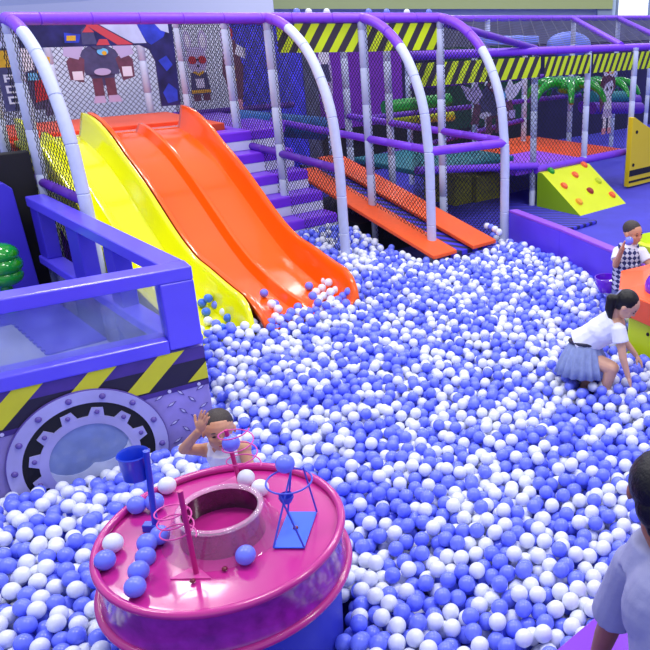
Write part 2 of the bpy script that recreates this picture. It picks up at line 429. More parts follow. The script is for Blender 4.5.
# chevron banners
def chevron(name, p0, p1, z0, z1, nst, parent, lean=1.0):
    p0 = Vector(p0); p1 = Vector(p1); d = p1 - p0; d.z = 0; L = d.length; d.normalize(); nn = Vector((d.y, -d.x, 0))
    if nn.dot(Vector((0, 0, 0)) - p0) < 0: nn = -nn
    mb = MB(); h = z1 - z0
    mb.prism([(0, 0), (L, 0), (L, h), (0, h)], Vector((p0.x, p0.y, z0)), d, EZ, nn, 0.012, 'chev_black')
    st = L / nst
    for k in range(-1, nst + 1):
        xs = k * st + st * 0.1; pg = [(xs, 0), (xs + st * 0.5, 0), (xs + st * 0.5 + h * lean, h), (xs + h * lean, h)]
        # clip to the banner
        for lim, sg in ((0, 1), (L, -1)):
            out = []
            for (x0, y0), (x1, y1) in zip(pg, pg[1:] + pg[:1]):
                i0 = (x0 - lim) * sg >= 0; i1 = (x1 - lim) * sg >= 0
                if i0: out.append((x0, y0))
                if i0 != i1: t = (lim - x0) / (x1 - x0); out.append((lim, y0 + (y1 - y0) * t))
            pg = out
            if not pg: break
        if pg and len(pg) > 2: mb.prism(pg, Vector((p0.x, p0.y, z0)), d, EZ, nn, 0.004, 'chev_yellow', z0=0.012)
    return mb.build(name, parent)
o = chevron('chevron_banner', WB(4.82, 8.2, 0), WB(5.62, 7.76, 0), 2.53, 2.84, 5, frame, 0.62)
o = chevron('chevron_banner', WB(5.70, 7.72, 0), WB(6.70, 7.58, 0), 2.53, 2.84, 5, frame, 0.62)

# ------------------------------------------------------------------ slides
ZT = [(-0.05, .335, .39), (-0.02, .34, .46), (0.03, .345, .53), (.09, .35, .585), (.19, .36, .64), (.35, .38, .67), (.55, .42, .71), (.8, .49, .765), (1.0, .555, .80), (1.2, .65, .88), (1.4, .765, .99), (1.65, .93, 1.16), (1.9, 1.10, 1.33), (2.15, 1.26, 1.48), (2.42, 1.42, 1.62), (2.65, 1.53, 1.76), (2.9, 1.62, 1.87), (3.1, 1.67, 1.925), (3.32, 1.695, 1.95)]
ZT = spline(ZT, 3)
def slide(name, lanes, w0, w1, m, label, bb):
    root = thing(name, WB((w0 + w1) / 2, 5.9, 0.3), label, 'slide')
    ww = w1 - w0; mb = MB(); rows = []
    for t, zb, zc in ZT:
        # a rounded tip where the tray runs out
        tip = max(0.0, min(1.0, (0.15 - t) / 0.2)); ins = 0.04 * tip * tip
        h = zc - zb; cs = []
        lip = 0.055; wall = 0.07
        def bed(x): return zb
        cs += [(0, zc - 0.05), (0.004, zc - 0.006), (0.015, zc), (lip - 0.01, zc), (lip, zc - 0.012)]
        for q in range(1, 6): a = q / 5; cs.append((lip + wall * a, zb + (h - 0.012) * (1 - a) ** 1.25))
        a0 = lip + wall; a1 = ww - lip - wall
        if lanes == 2:
            mid = ww * 0.5 if name.startswith('orange') or 'orange' in m else ww * 0.36
            rh = 0.092 * (1 - tip) if True else 0
            for x, zz in ((a0 + (mid - a0) * 0.5, 0), (mid - 0.07, 0.0), (mid - 0.045, rh * 0.45), (mid - 0.022, rh * 0.95), (mid, rh), (mid + 0.022, rh * 0.95), (mid + 0.045, rh * 0.45), (mid + 0.07, 0), (mid + (a1 - mid) * 0.5, 0)): cs.append((x, zb + zz))
        else:
            for x in (a0 + (a1 - a0) * k / 4 for k in (1, 2, 3)): cs.append((x, zb))
        for q in range(5, 0, -1): a = q / 5; cs.append((ww - lip - wall * a, zb + (h - 0.012) * (1 - a) ** 1.25))
        cs += [(ww - lip, zc - 0.012), (ww - lip + 0.01, zc), (ww - 0.015, zc), (ww - 0.004, zc - 0.006), (ww, zc - 0.05)]
        rows.append([WB(w0 + ins + x * (ww - 2 * ins) / ww, bb + t, z) for x, z in cs])
    k = len(rows[0]); vs = [p for r in rows for p in r]; fs = []
    for i in range(len(rows) - 1):
        for j in range(k - 1): fs.append((i * k + j, i * k + j + 1, (i + 1) * k + j + 1, (i + 1) * k + j))
    mb.add(vs, fs, m); o = mb.build('chute', root, smooth=True)
    sf = o.modifiers.new('thick', 'SOLIDIFY'); sf.thickness = 0.014; sf.offset = -1
    if lanes == 2 and m == 'slide_yellow':      # moulded side skirt below the outer lip
        sk = MB()
        for (t0, z0, c0), (t1, z1, c1) in zip(ZT[8:], ZT[9:]):
            sk.hexa([WB(w0, bb + t0, max(.05, z0 - .55)), WB(w0 + .012, bb + t0, max(.05, z0 - .55)), WB(w0 + .012, bb + t1, max(.05, z1 - .55)), WB(w0, bb + t1, max(.05, z1 - .55)), WB(w0, bb + t0, c0 - .03), WB(w0 + .012, bb + t0, c0 - .03), WB(w0 + .012, bb + t1, c1 - .03), WB(w0, bb + t1, c1 - .03)], m)
        sk.build('side_skirt', root, merge=True)
    # flat deck lip where the chute bolts to the platform
    MB().wbox(w0, w1, bb + 3.32, bb + 3.5, 1.64, 1.70, m).build('top_lip', root, bevel=0.008)
    return root
slide('yellow_slide', 2, 2.22, 2.93, 'slide_yellow', 'glossy yellow fibreglass slide with a low ridge, beside the purple railing', 5.80)
slide('orange_slide', 2, 2.94, 4.04, 'slide_orange', 'glossy orange double lane slide running down into the ball pit', 5.80)
deck = MB().wbox(2.2, 4.6, 9.3, 11.0, 1.58, 1.67, 'deck_orange').wbox(2.2, 4.2, 9.5, 9.56, 1.67, 1.72, 'deck_orange').build('slide_platform', bevel=0.01)
tag(deck, 'orange padded platform at the top of the slides', 'platform')
us = MB().wbox(2.2, 4.2, 9.3, 9.36, 0.0, 1.58, 'sleeve_dark').build('platform_skirt'); us.parent = deck

# printed header at the head of the slides (plain abstract print)
hd = MB()
hd.prism([(2.36, 2.62), (3.62, 2.62), (3.72, 2.57), (3.77, 2.45), (3.76, 1.95), (3.99, 1.95), (4.02, 2.84), (2.36, 2.84)], WB(0, 9.12, 0), EW, EZ, -EB, 0.02, 'print_navy')
def hp(pts, m, z0=0.02): hd.prism(pts, WB(0, 9.12, 0), EW, EZ, -EB, 0.003, m, z0=z0)
hp([(3.08, 2.84), (3.2, 2.84), (3.55, 2.63), (3.38, 2.63)], 'print_red'); hp([(3.22, 2.84), (3.62, 2.84), (3.7, 2.64), (3.56, 2.64)], 'print_pale')
hp([(3.62, 2.84), (3.98, 2.84), (3.9, 2.7), (3.75, 2.62), (3.7, 2.66)], 'print_blue'); hp([(3.82, 2.84), (3.97, 2.84), (3.97, 2.74), (3.88, 2.77)], 'print_pale', 0.023)
hp([(3.8, 2.1), (3.88, 2.2), (3.97, 2.12), (3.96, 2.0), (3.84, 1.98)], 'print_blue'); hp([(3.8, 2.45), (3.9, 2.5), (3.96, 2.4), (3.88, 2.33)], 'print_blue')
hp([(2.85, 2.66), (2.99, 2.66), (3.02, 2.74), (2.86, 2.76)], 'print_blue'); hp([(2.87, 2.68), (2.96, 2.68), (2.97, 2.73), (2.88, 2.73)], 'figure_gold', 0.023)
hp([(3.02, 2.64), (3.17, 2.64), (3.15, 2.79), (3.08, 2.82), (3.03, 2.78)], 'figure_slate'); hp([(3.04, 2.76), (3.16, 2.76), (3.1, 2.83)], 'print_red', 0.023)
hp([(3.16, 2.63), (3.3, 2.63), (3.28, 2.69), (3.2, 2.69)], 'print_red'); hp([(2.45, 2.84), (2.52, 2.84), (2.5, 2.76), (2.45, 2.72)], 'print_blue')
tag(hd.build('header_board'), 'navy printed header board with red and pale shapes over the slide tops', 'printed board')

# ------------------------------------------------------------------ cutout figures on the nets (plain invented ones)
def disc(cx, cz, rx, rz, n=20): return [(cx + rx * math.cos(2 * math.pi * k / n), cz + rz * math.sin(2 * math.pi * k / n)) for k in range(n)]
def cutout(name, origin, ex, en, s, shapes, label, cat='cutout'):
    mb = MB(); z = 0.0
    for i, (pts, m) in enumerate(shapes):
        mb.prism([(x * s, y * s) for x, y in pts], origin, ex, EZ, en, 0.012 if i == 0 else 0.004, m, z0=0.0 if i == 0 else 0.010 + 0.0012 * i)
    return tag(mb.build(name), label, cat)
def rect(x0, z0, x1, z1): return [(x0, z0), (x1, z0), (x1, z1), (x0, z1)]
armor = [(disc(0, .5, .2, .26), 'figure_slate'), (rect(-.16, 0.05, -.02, .35), 'figure_brown'), (rect(.02, 0.05, .16, .35), 'figure_brown'),
         ([(-.2, 0), (-.02, 0), (-.03, .1), (-.17, .1)], 'figure_lilac'), ([(.02, 0), (.22, 0), (.18, .1), (.03, .1)], 'figure_lilac'),
         ([(-.24, .4), (.24, .4), (.27, .72), (.1, .82), (-.1, .82), (-.27, .72)], 'figure_slate'),
         ([(-.46, .35), (-.28, .3), (-.22, .62), (-.36, .72), (-.47, .6)], 'figure_brown'), ([(.46, .35), (.28, .3), (.22, .62), (.36, .72), (.47, .6)], 'figure_brown'),
         ([(-.5, .68), (-.3, .62), (-.2, .8), (-.34, .9), (-.46, .84)], 'figure_lilac'), ([(.5, .68), (.3, .62), (.2, .8), (.34, .9), (.46, .84)], 'figure_lilac'),
         (rect(-.42, .34, -.28, .46), 'figure_white'), (rect(.29, .36, .43, .5), 'figure_white'), (disc(0, .44, .12, .05), 'figure_lilac'),
         (disc(.05, .72, .08, .05), 'figure_cyan'), (disc(.07, .7, .035, .03), 'figure_gold'), (disc(0, .88, .12, .13), 'figure_slate'), (rect(-.1, .84, .1, .9), 'figure_red')]
cutout('robot_cutout', WB(3.55, 10.2, 1.93), EW, -EB, 0.82, armor, 'armoured toy robot cutout board hanging behind the slide platform')
armor2 = [(disc(0, .55, .26, .3), 'figure_brown'), ([(-.3, .3), (.3, .3), (.34, .7), (.12, .84), (-.12, .84), (-.34, .7)], 'figure_slate'),
          ([(-.62, .62), (-.78, .86), (-.5, .78), (-.42, .92), (-.26, .66), (-.4, .5)], 'figure_lilac'), ([(.62, .62), (.78, .86), (.5, .78), (.42, .92), (.26, .66), (.4, .5)], 'figure_white'),
          ([(-.55, .2), (-.36, .18), (-.3, .5), (-.46, .54)], 'figure_brown'), ([(.55, .2), (.36, .18), (.3, .5), (.46, .54)], 'figure_brown'),
          (disc(0, .84, .15, .15), 'figure_brown'), ([(-.1, .76), (.1, .76), (.06, .82), (-.06, .82)], 'figure_white'), (disc(0, .95, .1, .05), 'figure_red'),
          (disc(-.2, .32, .14, .06), 'figure_white'), (disc(.22, .32, .14, .06), 'figure_white'), (disc(.2, .62, .1, .09), 'figure_cyan'), (disc(.2, .62, .05, .05), 'figure_gold'), (rect(.38, .22, .54, .36), 'figure_lilac'),
          ([(-.2, 0), (-.04, 0), (-.05, .3), (-.18, .3)], 'figure_brown'), ([(.2, 0), (.04, 0), (.05, .3), (.18, .3)], 'figure_brown')]
cutout('warrior_cutout', WB(9.12, 9.0, 1.12), EW, -EB, 0.94, armor2, 'brown armoured warrior cutout with pale winged shoulders behind the rear netting')
rabbit = [(disc(0, .3, .13, .2), 'figure_brown'), (disc(0, .62, .17, .2), 'figure_lilac'), (disc(-.12, .9, .065, .15), 'figure_lilac'), (disc(.13, .9, .075, .16), 'figure_lilac'),
          (disc(-.12, .9, .035, .1), 'figure_white'), (disc(.13, .9, .045, .11), 'figure_white'),
          (disc(-.075, .62, .07, .06), 'figure_red'), (disc(.085, .62, .07, .06), 'figure_red'), (rect(-.02, .61, .03, .64), 'black'), (disc(0, .53, .02, .015), 'black'),
          ([(-.13, .44), (0, .38), (.13, .44), (.17, .1), (-.17, .1)], 'figure_slate'), ([(-.07, .2), (.07, .2), (.07, .34), (-.07, .34)], 'figure_white'), (rect(-.16, .12, .16, .17), 'figure_gold'),
          ([(-.09, .43), (0, .38), (.09, .43), (.07, .46), (0, .42), (-.07, .46)], 'figure_gold'), (rect(-.14, 0, -.02, .1), 'figure_brown'), (rect(.02, 0, .14, .1), 'figure_brown')]
cutout('rabbit_cutout', WB(5.14, 11.0, 1.78), EW, -EB, 0.90, rabbit, 'pale rabbit cutout in red sunglasses behind the net right of the slides')
lady = [([(-.05, .06), (.1, .0), (.16, .45), (.08, .8), (-.08, .8), (-.14, .4)], 'figure_brown'), (disc(-.02, .88, .08, .1), 'figure_red'), ([(-.1, .5), (-.02, .5), (-.02, .85), (-.12, .9)], 'figure_lilac'),
        ([(.06, .62), (.2, .55), (.22, .68), (.1, .74)], 'figure_white'), ([(-.01, .12), (.02, .12), (.04, .8), (.01, .8)], 'figure_white'), ([(.0, -.12), (.08, -.12), (.09, .04), (.02, .06)], 'figure_pink'), (disc(.02, .3, .02, .02), 'figure_gold'), (disc(.02, .45, .02, .02), 'figure_gold')]
cutout('dancer_cutout', WB(5.46, 10.6, 1.75), EW, -EB, 1.08, lady, 'slender cutout figure in red and brown beside the blue padded wall')
doll = [(disc(0, .78, .2, .2), 'figure_brown'), (disc(.01, .74, .13, .14), 'figure_white'), (disc(.02, .97, .16, .08), 'figure_white'), ([(-.1, .99), (.02, 1.02), (.0, .95)], 'figure_red'), ([(.02, .95), (.12, 1.0), (.12, .95)], 'figure_gold'),
        ([(-.14, .72), (-.16, .9), (.0, .94), (.15, .88), (.04, .84), (-.08, .8)], 'figure_brown'), (disc(-.03, .72, .02, .03), 'eye'), (disc(.08, .73, .02, .03), 'eye'),
        ([(-.12, .3), (.12, .3), (.09, .6), (-.07, .6)], 'figure_white'), ([(-.14, .26), (.14, .26), (.1, .4), (-.1, .4)], 'figure_lilac'), (rect(-.1, .02, -.02, .28), 'figure_white'), (rect(.04, .02, .1, .28), 'figure_white'),
        ([(-.13, 0), (-.02, 0), (-.02, .1), (-.12, .1)], 'figure_pink'), ([(.03, 0), (.13, 0), (.12, .1), (.03, .1)], 'figure_pink'), ([(-.2, .35), (-.24, .6), (-.16, .85), (-.1, .5)], 'figure_brown')]
cutout('doll_cutout', WB(12.22, 9.0, 0.80), EW, -EB, 1.16, doll, 'brown haired doll cutout in white between the two right hand posts')
knight = [([(-.12, .0), (.12, .0), (.2, .5), (.12, .9), (-.14, .92), (-.2, .45)], 'figure_slate'), ([(-.2, .5), (-.02, .55), (-.06, .95), (-.24, .85)], 'figure_white'), ([(0, .5), (.16, .45), (.2, .7), (.04, .75)], 'figure_gold'),
          ([(-.1, .1), (.18, .16), (.2, .42), (-.06, .4)], 'figure_red'), (disc(.02, .82, .09, .1), 'figure_pink'), ([(-.14, .4), (.0, .4), (-.02, .5), (-.12, .5)], 'figure_cyan'), ([(.0, -.1), (.14, -.08), (.12, .1), (.0, .1)], 'figure_slate')]
w_, z_ = wpx(36, 68, 10.0)
cutout('clown_cutout', WB(w_, 10.0, z_ - 0.45), EW, -EB, 0.80, knight, 'small red and yellow cutout figure behind the far left netting')
jest = [(disc(0, .5, .12, .5), 'figure_lilac'), (disc(0, .82, .09, .12), 'figure_white'), ([(-.12, .45), (.1, .45), (.06, .7), (-.06, .7)], 'figure_slate'), (disc(-.01, .4, .06, .05), 'figure_red'), ([(-.06, .0), (.06, .0), (.1, .3), (-.08, .3)], 'figure_white'), (disc(.05, .1, .05, .05), 'figure_gold'), (disc(0, .94, .1, .03), 'figure_slate')]
w_, z_ = wpx(325, 78, 9.6)
cutout('jester_cutout', WB(w_, 9.6, z_ - 0.48), EW, -EB, 0.95, jest, 'small pale cutout figure half hidden behind the second arch')
# sign strip at the far left edge
w_, z_ = wpx(6, 65, 8.6)
sg = MB(); oo = WB(w_, 8.6, z_)
sg.prism(rect(-.09, -.42, .09, .40), oo, EW, EZ, -EB, 0.02, 'figure_slate')
sg.prism(rect(-.07, -.02, .07, .13), oo, EW, EZ, -EB, 0.003, 'figure_gold', z0=0.02); sg.prism(rect(-.07, .15, .07, .38), oo, EW, EZ, -EB, 0.003, 'print_pale', z0=0.02)
for k, zz in enumerate((-.12, -.22, -.32)):
    sg.prism(rect(-.05, zz - .035, -.03, zz + .035), oo, EW, EZ, -EB, 0.004, 'figure_white', z0=0.02)
    sg.prism(rect(-.03, zz + .018, .045, zz + .035), oo, EW, EZ, -EB, 0.004, 'figure_white', z0=0.02)
    if k == 0: sg.prism(rect(-.03, zz - .008, .045, zz + .008), oo, EW, EZ, -EB, 0.004, 'figure_white', z0=0.02); sg.prism(rect(.03, zz - .0, .045, zz + .03), oo, EW, EZ, -EB, 0.004, 'figure_white', z0=0.02)
    else: sg.prism(rect(-.03, zz - .035, .045, zz - .018), oo, EW, EZ, -EB, 0.004, 'figure_white', z0=0.02)
tag(sg.build('sign_board'), 'narrow upright sign with white letters and a yellow block at the left edge', 'sign')

# ------------------------------------------------------------------ padded stairs, ramp
st = thing('padded_stairs', WB(5.1, 7.7, 0.3), 'padded stairs in purple and white bands behind the net right of the orange slide', 'stairs')
for k in range(5):
    z = 0.66 + 0.235 * k; b0 = 7.86 + 0.265 * k
    stp = MB().wbox(4.15, 5.22 - .02 * k, b0, 9.2, z - 0.235 if k else 0.1, z - 0.12, 'stair_white').build('riser', st, bevel=0.01)
    MB().wbox(4.15, 5.22 - .02 * k, b0 - 0.01, 9.2, z - 0.12, z, 'stair_purple').build('tread', st, bevel=0.02)
o = MB().wbox(4.62, 5.4, 9.2, 11.0, 1.48, 1.60, 'stair_purple').build('landing', bevel=0.02)
tag(o, 'purple padded landing at the head of the stairs', 'platform')
rp = thing('wooden_ramp', WB(6.1, 6.3, 0.3), 'ramp with two orange rails and a blue striped bed leading up out of the balls', 'ramp')
def sl(w0, w1, z0, dz, m, name, b0=6.2, b1=9.4, s=0.205, bev=0.008):
    p = []
    for zz in (z0, z0 + dz):
        p += [WB(w0, b0, zz), WB(w1, b0, zz), WB(w1, b1, zz + s * (b1 - b0)), WB(w0, b1, zz + s * (b1 - b0))]
    return MB().hexa(p, m).build(name, rp, bevel=bev)
sl(5.68, 6.3, 0.30, 0.06, 'bed_stripes', 'ramp_bed', b0=6.3)
sl(5.38, 5.74, 0.365, 0.045, 'ramp_orange', 'side_rail', b0=6.24, b1=9.1); sl(5.98, 6.37, 0.365, 0.045, 'ramp_orange', 'side_rail', b0=6.22)
MB().wbox(5.42, 6.36, 7.7, 9.3, 0.0, 0.50, 'black').build('support', rp)
o = MB().wbox(6.5, 9.1, 6.75, 8.9, 0.0, 0.06, 'mat_stripes').build('striped_mat', bevel=0.02)
tag(o, 'blue striped floor mat behind the net at the right hand arch', 'mat')
# gym blocks behind the nets
bl = thing('foam_block', WB(8.4, 9.2, 0), 'dull yellow foam block under the rear platform', 'foam block')
w_ = atz(478, 194, 0.05)
MB().wbox(8.75, 9.3, 9.0, 9.6, 0.0, 0.45, 'block_olive').build('block_body', bl, bevel=0.02)
MB().wbox(8.35, 8.74, 9.1, 9.9, 0.0, 0.45, 'block_olive').build('block_body', bl, bevel=0.02)
o = MB().tube([WB(5.2, 10.2, 1.55), WB(6.5, 10.0, 1.35)], 0.17, 'roll_blue', n=20).build('blue_roller', smooth=True)
tag(o, 'blue foam roller lying behind the stairs', 'foam roller')

# back panels that close the frame; navy and black paint in the shaded interior
def wall_seg(x0, x1, y, b, z0, z1, m):
    wa, _ = wpx(x0, y, b); wb_, _ = wpx(x1, y, b)
    return (wa, wb_, z0, z1, m)
WLB = 12.6
segs = [wall_seg(-80, 236, 90, WLB, 0, 2.8, 'wall_grey'), wall_seg(236, 303, 70, WLB, 0, 2.8, 'wall_blue'), wall_seg(303, 318, 80, WLB, 0, 2.8, 'slate'), wall_seg(318, 402, 80, WLB, 0.9, 2.8, 'wall_purple'),
        wall_seg(402, 440, 80, WLB, 0.9, 2.8, 'navy'), wall_seg(440, 530, 100, WLB, 0.6, 2.3, 'wall_dgreen'), wall_seg(530, 720, 100, WLB, 0, 2.3, 'navy'), wall_seg(318, 530, 100, WLB, 0, 0.6, 'black'),
        wall_seg(318, 440, 100, WLB, 0.6, 0.9, 'black'), wall_seg(440, 720, 40, WLB, 2.3, 2.84, 'slate')]
labels = ['light grey panel wall behind the slide platform', 'bright blue padded wall panel behind the netting', 'grey slim panel between blue and purple padding', 'deep purple padded wall panel behind the chevrons',
          'navy panel standing in for shade behind the third arch', 'dark green panel behind the warrior cutout', 'navy panel wall standing in for shade behind the doll cutout', 'black panel standing in for shade low behind the ramp', 'black strip standing in for shade below the purple padding', 'grey upper panel behind the roof netting']
for i, (wa, wb_, z0, z1, m) in enumerate(segs):
    o = MB().wbox(wa, wb_, WLB, WLB + 0.12, z0, z1, m).build('wall_panel_back')
    o.name = 'wall_rear' ; struct(o)

# ------------------------------------------------------------------ rear climbing frame
dm('pad_violet', (170, 88, 250), rough=0.45)
rear = thing('climbing_structure', WB(9.8, 8.3, 0), 'purple and white netted climbing frame behind the yellow wedge on the right', 'play frame')
for w, b, z0, z1 in ((9.33, 8.28, 0, 2.4), (10.56, 8.2, 0, 2.4), (11.78, 8.12, 0, 2.4), (13.4, 8.2, 0, 2.4), (7.3, 11.0, 0, 2.86), (9.0, 11.0, 0, 2.86), (11.0, 11.0, 0, 2.86), (13.6, 11, 0, 2.86), (15.2, 11, 0, 2.86), (16.6, 11, 0, 2.86), (10.2, 10.2, 0, 2.3), (11.2, 10.2, 0, 2.3), (9.1, 9.4, 0, 2.3), (12.6, 10.2, 0, 2.3)):
    post(w, b, z0, z1, rear)
def rb(p, q, r=PR, m='sleeve_purple'): return pipe(WB(*p), WB(*q), r, m, 'beam', rear)
rb((6.73, 8.2, 2.43), (13.4, 8.2, 2.40), PR * 1.1); rb((6.73, 11, 2.87), (16.8, 11, 2.87), PR)
rb((13.55, 11, 2.87), (11.45, 8.2, 2.45), PR); rb((15.2, 11, 2.86), (13.0, 8.2, 2.45), PR); rb((6.73, 7.6, 2.86), (9.33, 8.28, 2.45), PR * 0.9, 'sleeve_dark')
rb((9.3, 8.2, 0.60), (11.8, 8.2, 0.60), PR * 1.2); rb((6.8, 8.2, 0.92), (9.33, 8.2, 0.66), PR, 'sleeve_purple')
rb((7.3, 10.2, 1.4), (13.2, 10.2, 1.4), PR * 0.8, 'sleeve_dark'); rb((9.0, 10.9, 1.75), (13.6, 10.9, 1.75), PR * 0.8, 'sleeve_dark'); rb((6.8, 10.2, 0.7), (11.2, 10.2, 1.05), PR * 0.8, 'sleeve_dark')
rb((13.0, 10.2, 1.15), (15.0, 10.2, 1.15), 0.12, 'sleeve_dark')
chevron('chevron_banner', WB(6.8, 8.14, 0), WB(9.28, 8.14, 0), 2.04, 2.34, 11, rear, 0.62)
chevron('chevron_banner', WB(9.38, 8.14, 0), WB(10.52, 8.14, 0), 2.04, 2.33, 7, rear, 0.5)
chevron('chevron_banner', WB(10.6, 8.14, 0), WB(11.74, 8.14, 0), 2.04, 2.33, 7, rear, 0.5)
chevron('chevron_banner', WB(11.82, 8.14, 0), WB(13.3, 8.14, 0), 2.04, 2.33, 9, rear, 0.5)
nb = MB(); net_plane(nb, WB(0, 8.22, 0), EW, EZ, [(6.8, 0.3), (9.33, 0.3), (9.33, 2.4), (6.8, 2.4)], 0.06, 0.004, 'net'); nb.build('safety_net', rear)
nb = MB(); net_plane(nb, WB(0, 8.22, 0), EW, EZ, [(9.33, 0.6), (11.78, 0.6), (11.78, 2.05), (9.33, 2.05)], 0.06, 0.004, 'net'); nb.build('safety_net', rear)
ey = (EB * 2.8 + EZ * 0.44).normalized()
nb = MB(); net_plane(nb, WB(0, 8.2, 2.44), EW, ey, [(6.8, 0), (13.4, 0), (16.6, 2.8), (6.8, 2.8)], 0.22, 0.004, 'net_grey'); nb.build('roof_net', rear)
dk = MB().wbox(8.9, 10.5, 8.25, 9.3, 0.54, 0.65, 'pad_violet').build('platform_pad', rear, bevel=0.02)
MB().wbox(8.9, 11.0, 9.3, 10.6, 0.54, 0.66, 'ramp_orange').build('platform_pad', rear, bevel=0.02); MB().wbox(10.5, 11.8, 8.25, 10.6, 0.54, 0.645, 'ramp_orange').build('platform_pad', rear, bevel=0.02)
MB().wbox(7.0, 8.9, 8.3, 10.0, 0.78, 0.86, 'teal').build('platform_pad', rear, bevel=0.02)
def obj1(name, mb, label, cat, group=None, **kw): return tag(mb.build(name, **kw), label, cat, group)
w1_, z1_ = wpx(385, 108, 10.6); w2_, z2_ = wpx(448, 100, 10.6)
obj1('green_roller', MB().tube([WB(w1_, 10.6, z1_), WB(w2_, 10.6, z2_)], 0.12, 'roll_green', n=20), 'green foam roller high behind the third arch', 'foam roller', smooth=True)
w1_, z1_ = wpx(395, 119, 10.4); w2_, z2_ = wpx(452, 116, 10.4)
obj1('yellow_roller', MB().tube([WB(w1_, 10.4, z1_), WB(w2_, 10.4, z2_)], 0.09, 'roll_yellow', n=20), 'yellow foam roller below the green one behind the netting', 'foam roller', smooth=True)
w1_, z1_ = wpx(592, 98, 9.8); w2_, z2_ = wpx(628, 97, 9.8)
obj1('teal_roller', MB().tube([WB(w1_, 9.8, z1_), WB(w2_, 9.8, z2_)], 0.13, 'teal', n=20), 'dark teal foam roller behind the doll cutout', 'foam roller', smooth=True)
w1_, z1_ = wpx(592, 108, 9.7); w2_, z2_ = wpx(640, 108, 9.7)
obj1('violet_roller', MB().tube([WB(w1_, 9.7, z1_), WB(w2_, 9.7, z2_)], 0.12, 'sleeve_dark', n=20), 'violet foam roller below the teal one behind the doll cutout', 'foam roller', smooth=True)
# inflatable palm crown with drooping arms
def palm(cx, cy, b, s, narm, label):
    wc, zc = wpx(cx, cy, b); t = thing('inflatable_palm', WB(wc, b, zc), label, 'inflatable')
    MB().ell(WB(wc, b, zc), (0.28 * s, 0.28 * s, 0.16 * s), 'inflate_green', n=24).build('crown', t, smooth=True)
    for k in range(narm):
        a = 2 * math.pi * k / narm + 0.3; d = EW * math.cos(a) + EB * math.sin(a); c = WB(wc, b, zc)
        pts = [c + d * (0.1 * s) + EZ * .02, c + d * (0.38 * s) + EZ * 0.06 * s, c + d * (0.62 * s) - EZ * 0.04 * s, c + d * (0.74 * s) - EZ * 0.22 * s]
        pts = spline([tuple(p) for p in pts], 5)
        MB().tube(pts, [0.11 * s * (1 - 0.65 * i / (len(pts) - 1)) for i in range(len(pts))], 'inflate_green', n=12).build('frond', t, smooth=True)
    return t
palm(569, 86, 9.5, 1.1, 7, 'shiny green inflatable palm crown hanging left of the doll cutout')
palm(606, 84, 10.4, 1.0, 6, 'green inflatable palm crown partly hidden behind the doll cutout')
obj1('light_blue_pad', MB().wbox(*(lambda a, b: (a, b))(wpx(488, 45, 10.6)[0], wpx(528, 45, 10.6)[0]), 10.3, 10.9, 2.42, 2.56, 'light_blue'), 'light blue foam pad seen through the roof netting', 'foam pad', bevel=0.03)
w_, z_ = wpx(569, 40, 11.6)
obj1('blue_dome', MB().ell(WB(w_, 11.6, z_ - 0.1), (0.5, 0.3, 0.28), 'light_blue', n=24), 'rounded blue cushion seen through the roof netting', 'cushion', smooth=True)
# small balls lying along the top beam
for i, (x, c) in enumerate(((297, 'ball_blue'), (309, 'ball_white'), (327, 'ball_white'), (369, 'ball_blue'), (387, 'ball_blue'), (407, 'ball_white'), (429, 'ball_blue'))):
    w_, z_ = wpx(x, 15, 11.1)
    obj1('ball', MB().ell(WB(w_, 11.1, 2.975), 0.055, c, n=16), ('small blue' if c == 'ball_blue' else 'small white') + ' ball resting on the top beam of the frame', 'ball', 'blue balls on the top beam' if c == 'ball_blue' else 'white balls on the top beam', smooth=True)

# ------------------------------------------------------------------ climbing wedge
wd = thing('climbing_wedge', WB(9.9, 7.7, 0), 'yellow foam climbing wedge with coloured holds on the blue floor', 'climbing wedge')
A = [WB(9.31, 7.24, 0), WB(10.53, 7.24, 0), WB(10.53, 8.16, 0), WB(9.31, 8.16, 0)]; T2 = [WB(9.31, 8.06, 0.56), WB(10.53, 8.06, 0.56), WB(10.53, 8.16, 0.56), WB(9.31, 8.16, 0.56)]
mb = MB(); mb.add([A[0], A[1], A[2], A[3]] + T2 , [(3, 2, 1, 0), (4, 5, 6, 7), (2, 3, 7, 6)], 'wedge_yellow')
mb.add([A[0], A[1], T2[1], T2[0]], [(0, 1, 2, 3)], 'wedge_yellow'); mb.add([A[0], T2[0], T2[3], A[3]], [(0, 1, 2, 3)], 'wedge_green'); mb.add([A[1], A[2], T2[2], T2[1]], [(0, 1, 2, 3)], 'wedge_green')
mb.build('wedge_body', wd, merge=True)
sd = (WB(9.31, 8.06, 0.56) - WB(9.31, 7.24, 0)); SL = sd.length; sd.normalize(); sn = sd.cross(EW); sn = sn if sn.z > 0 else -sn
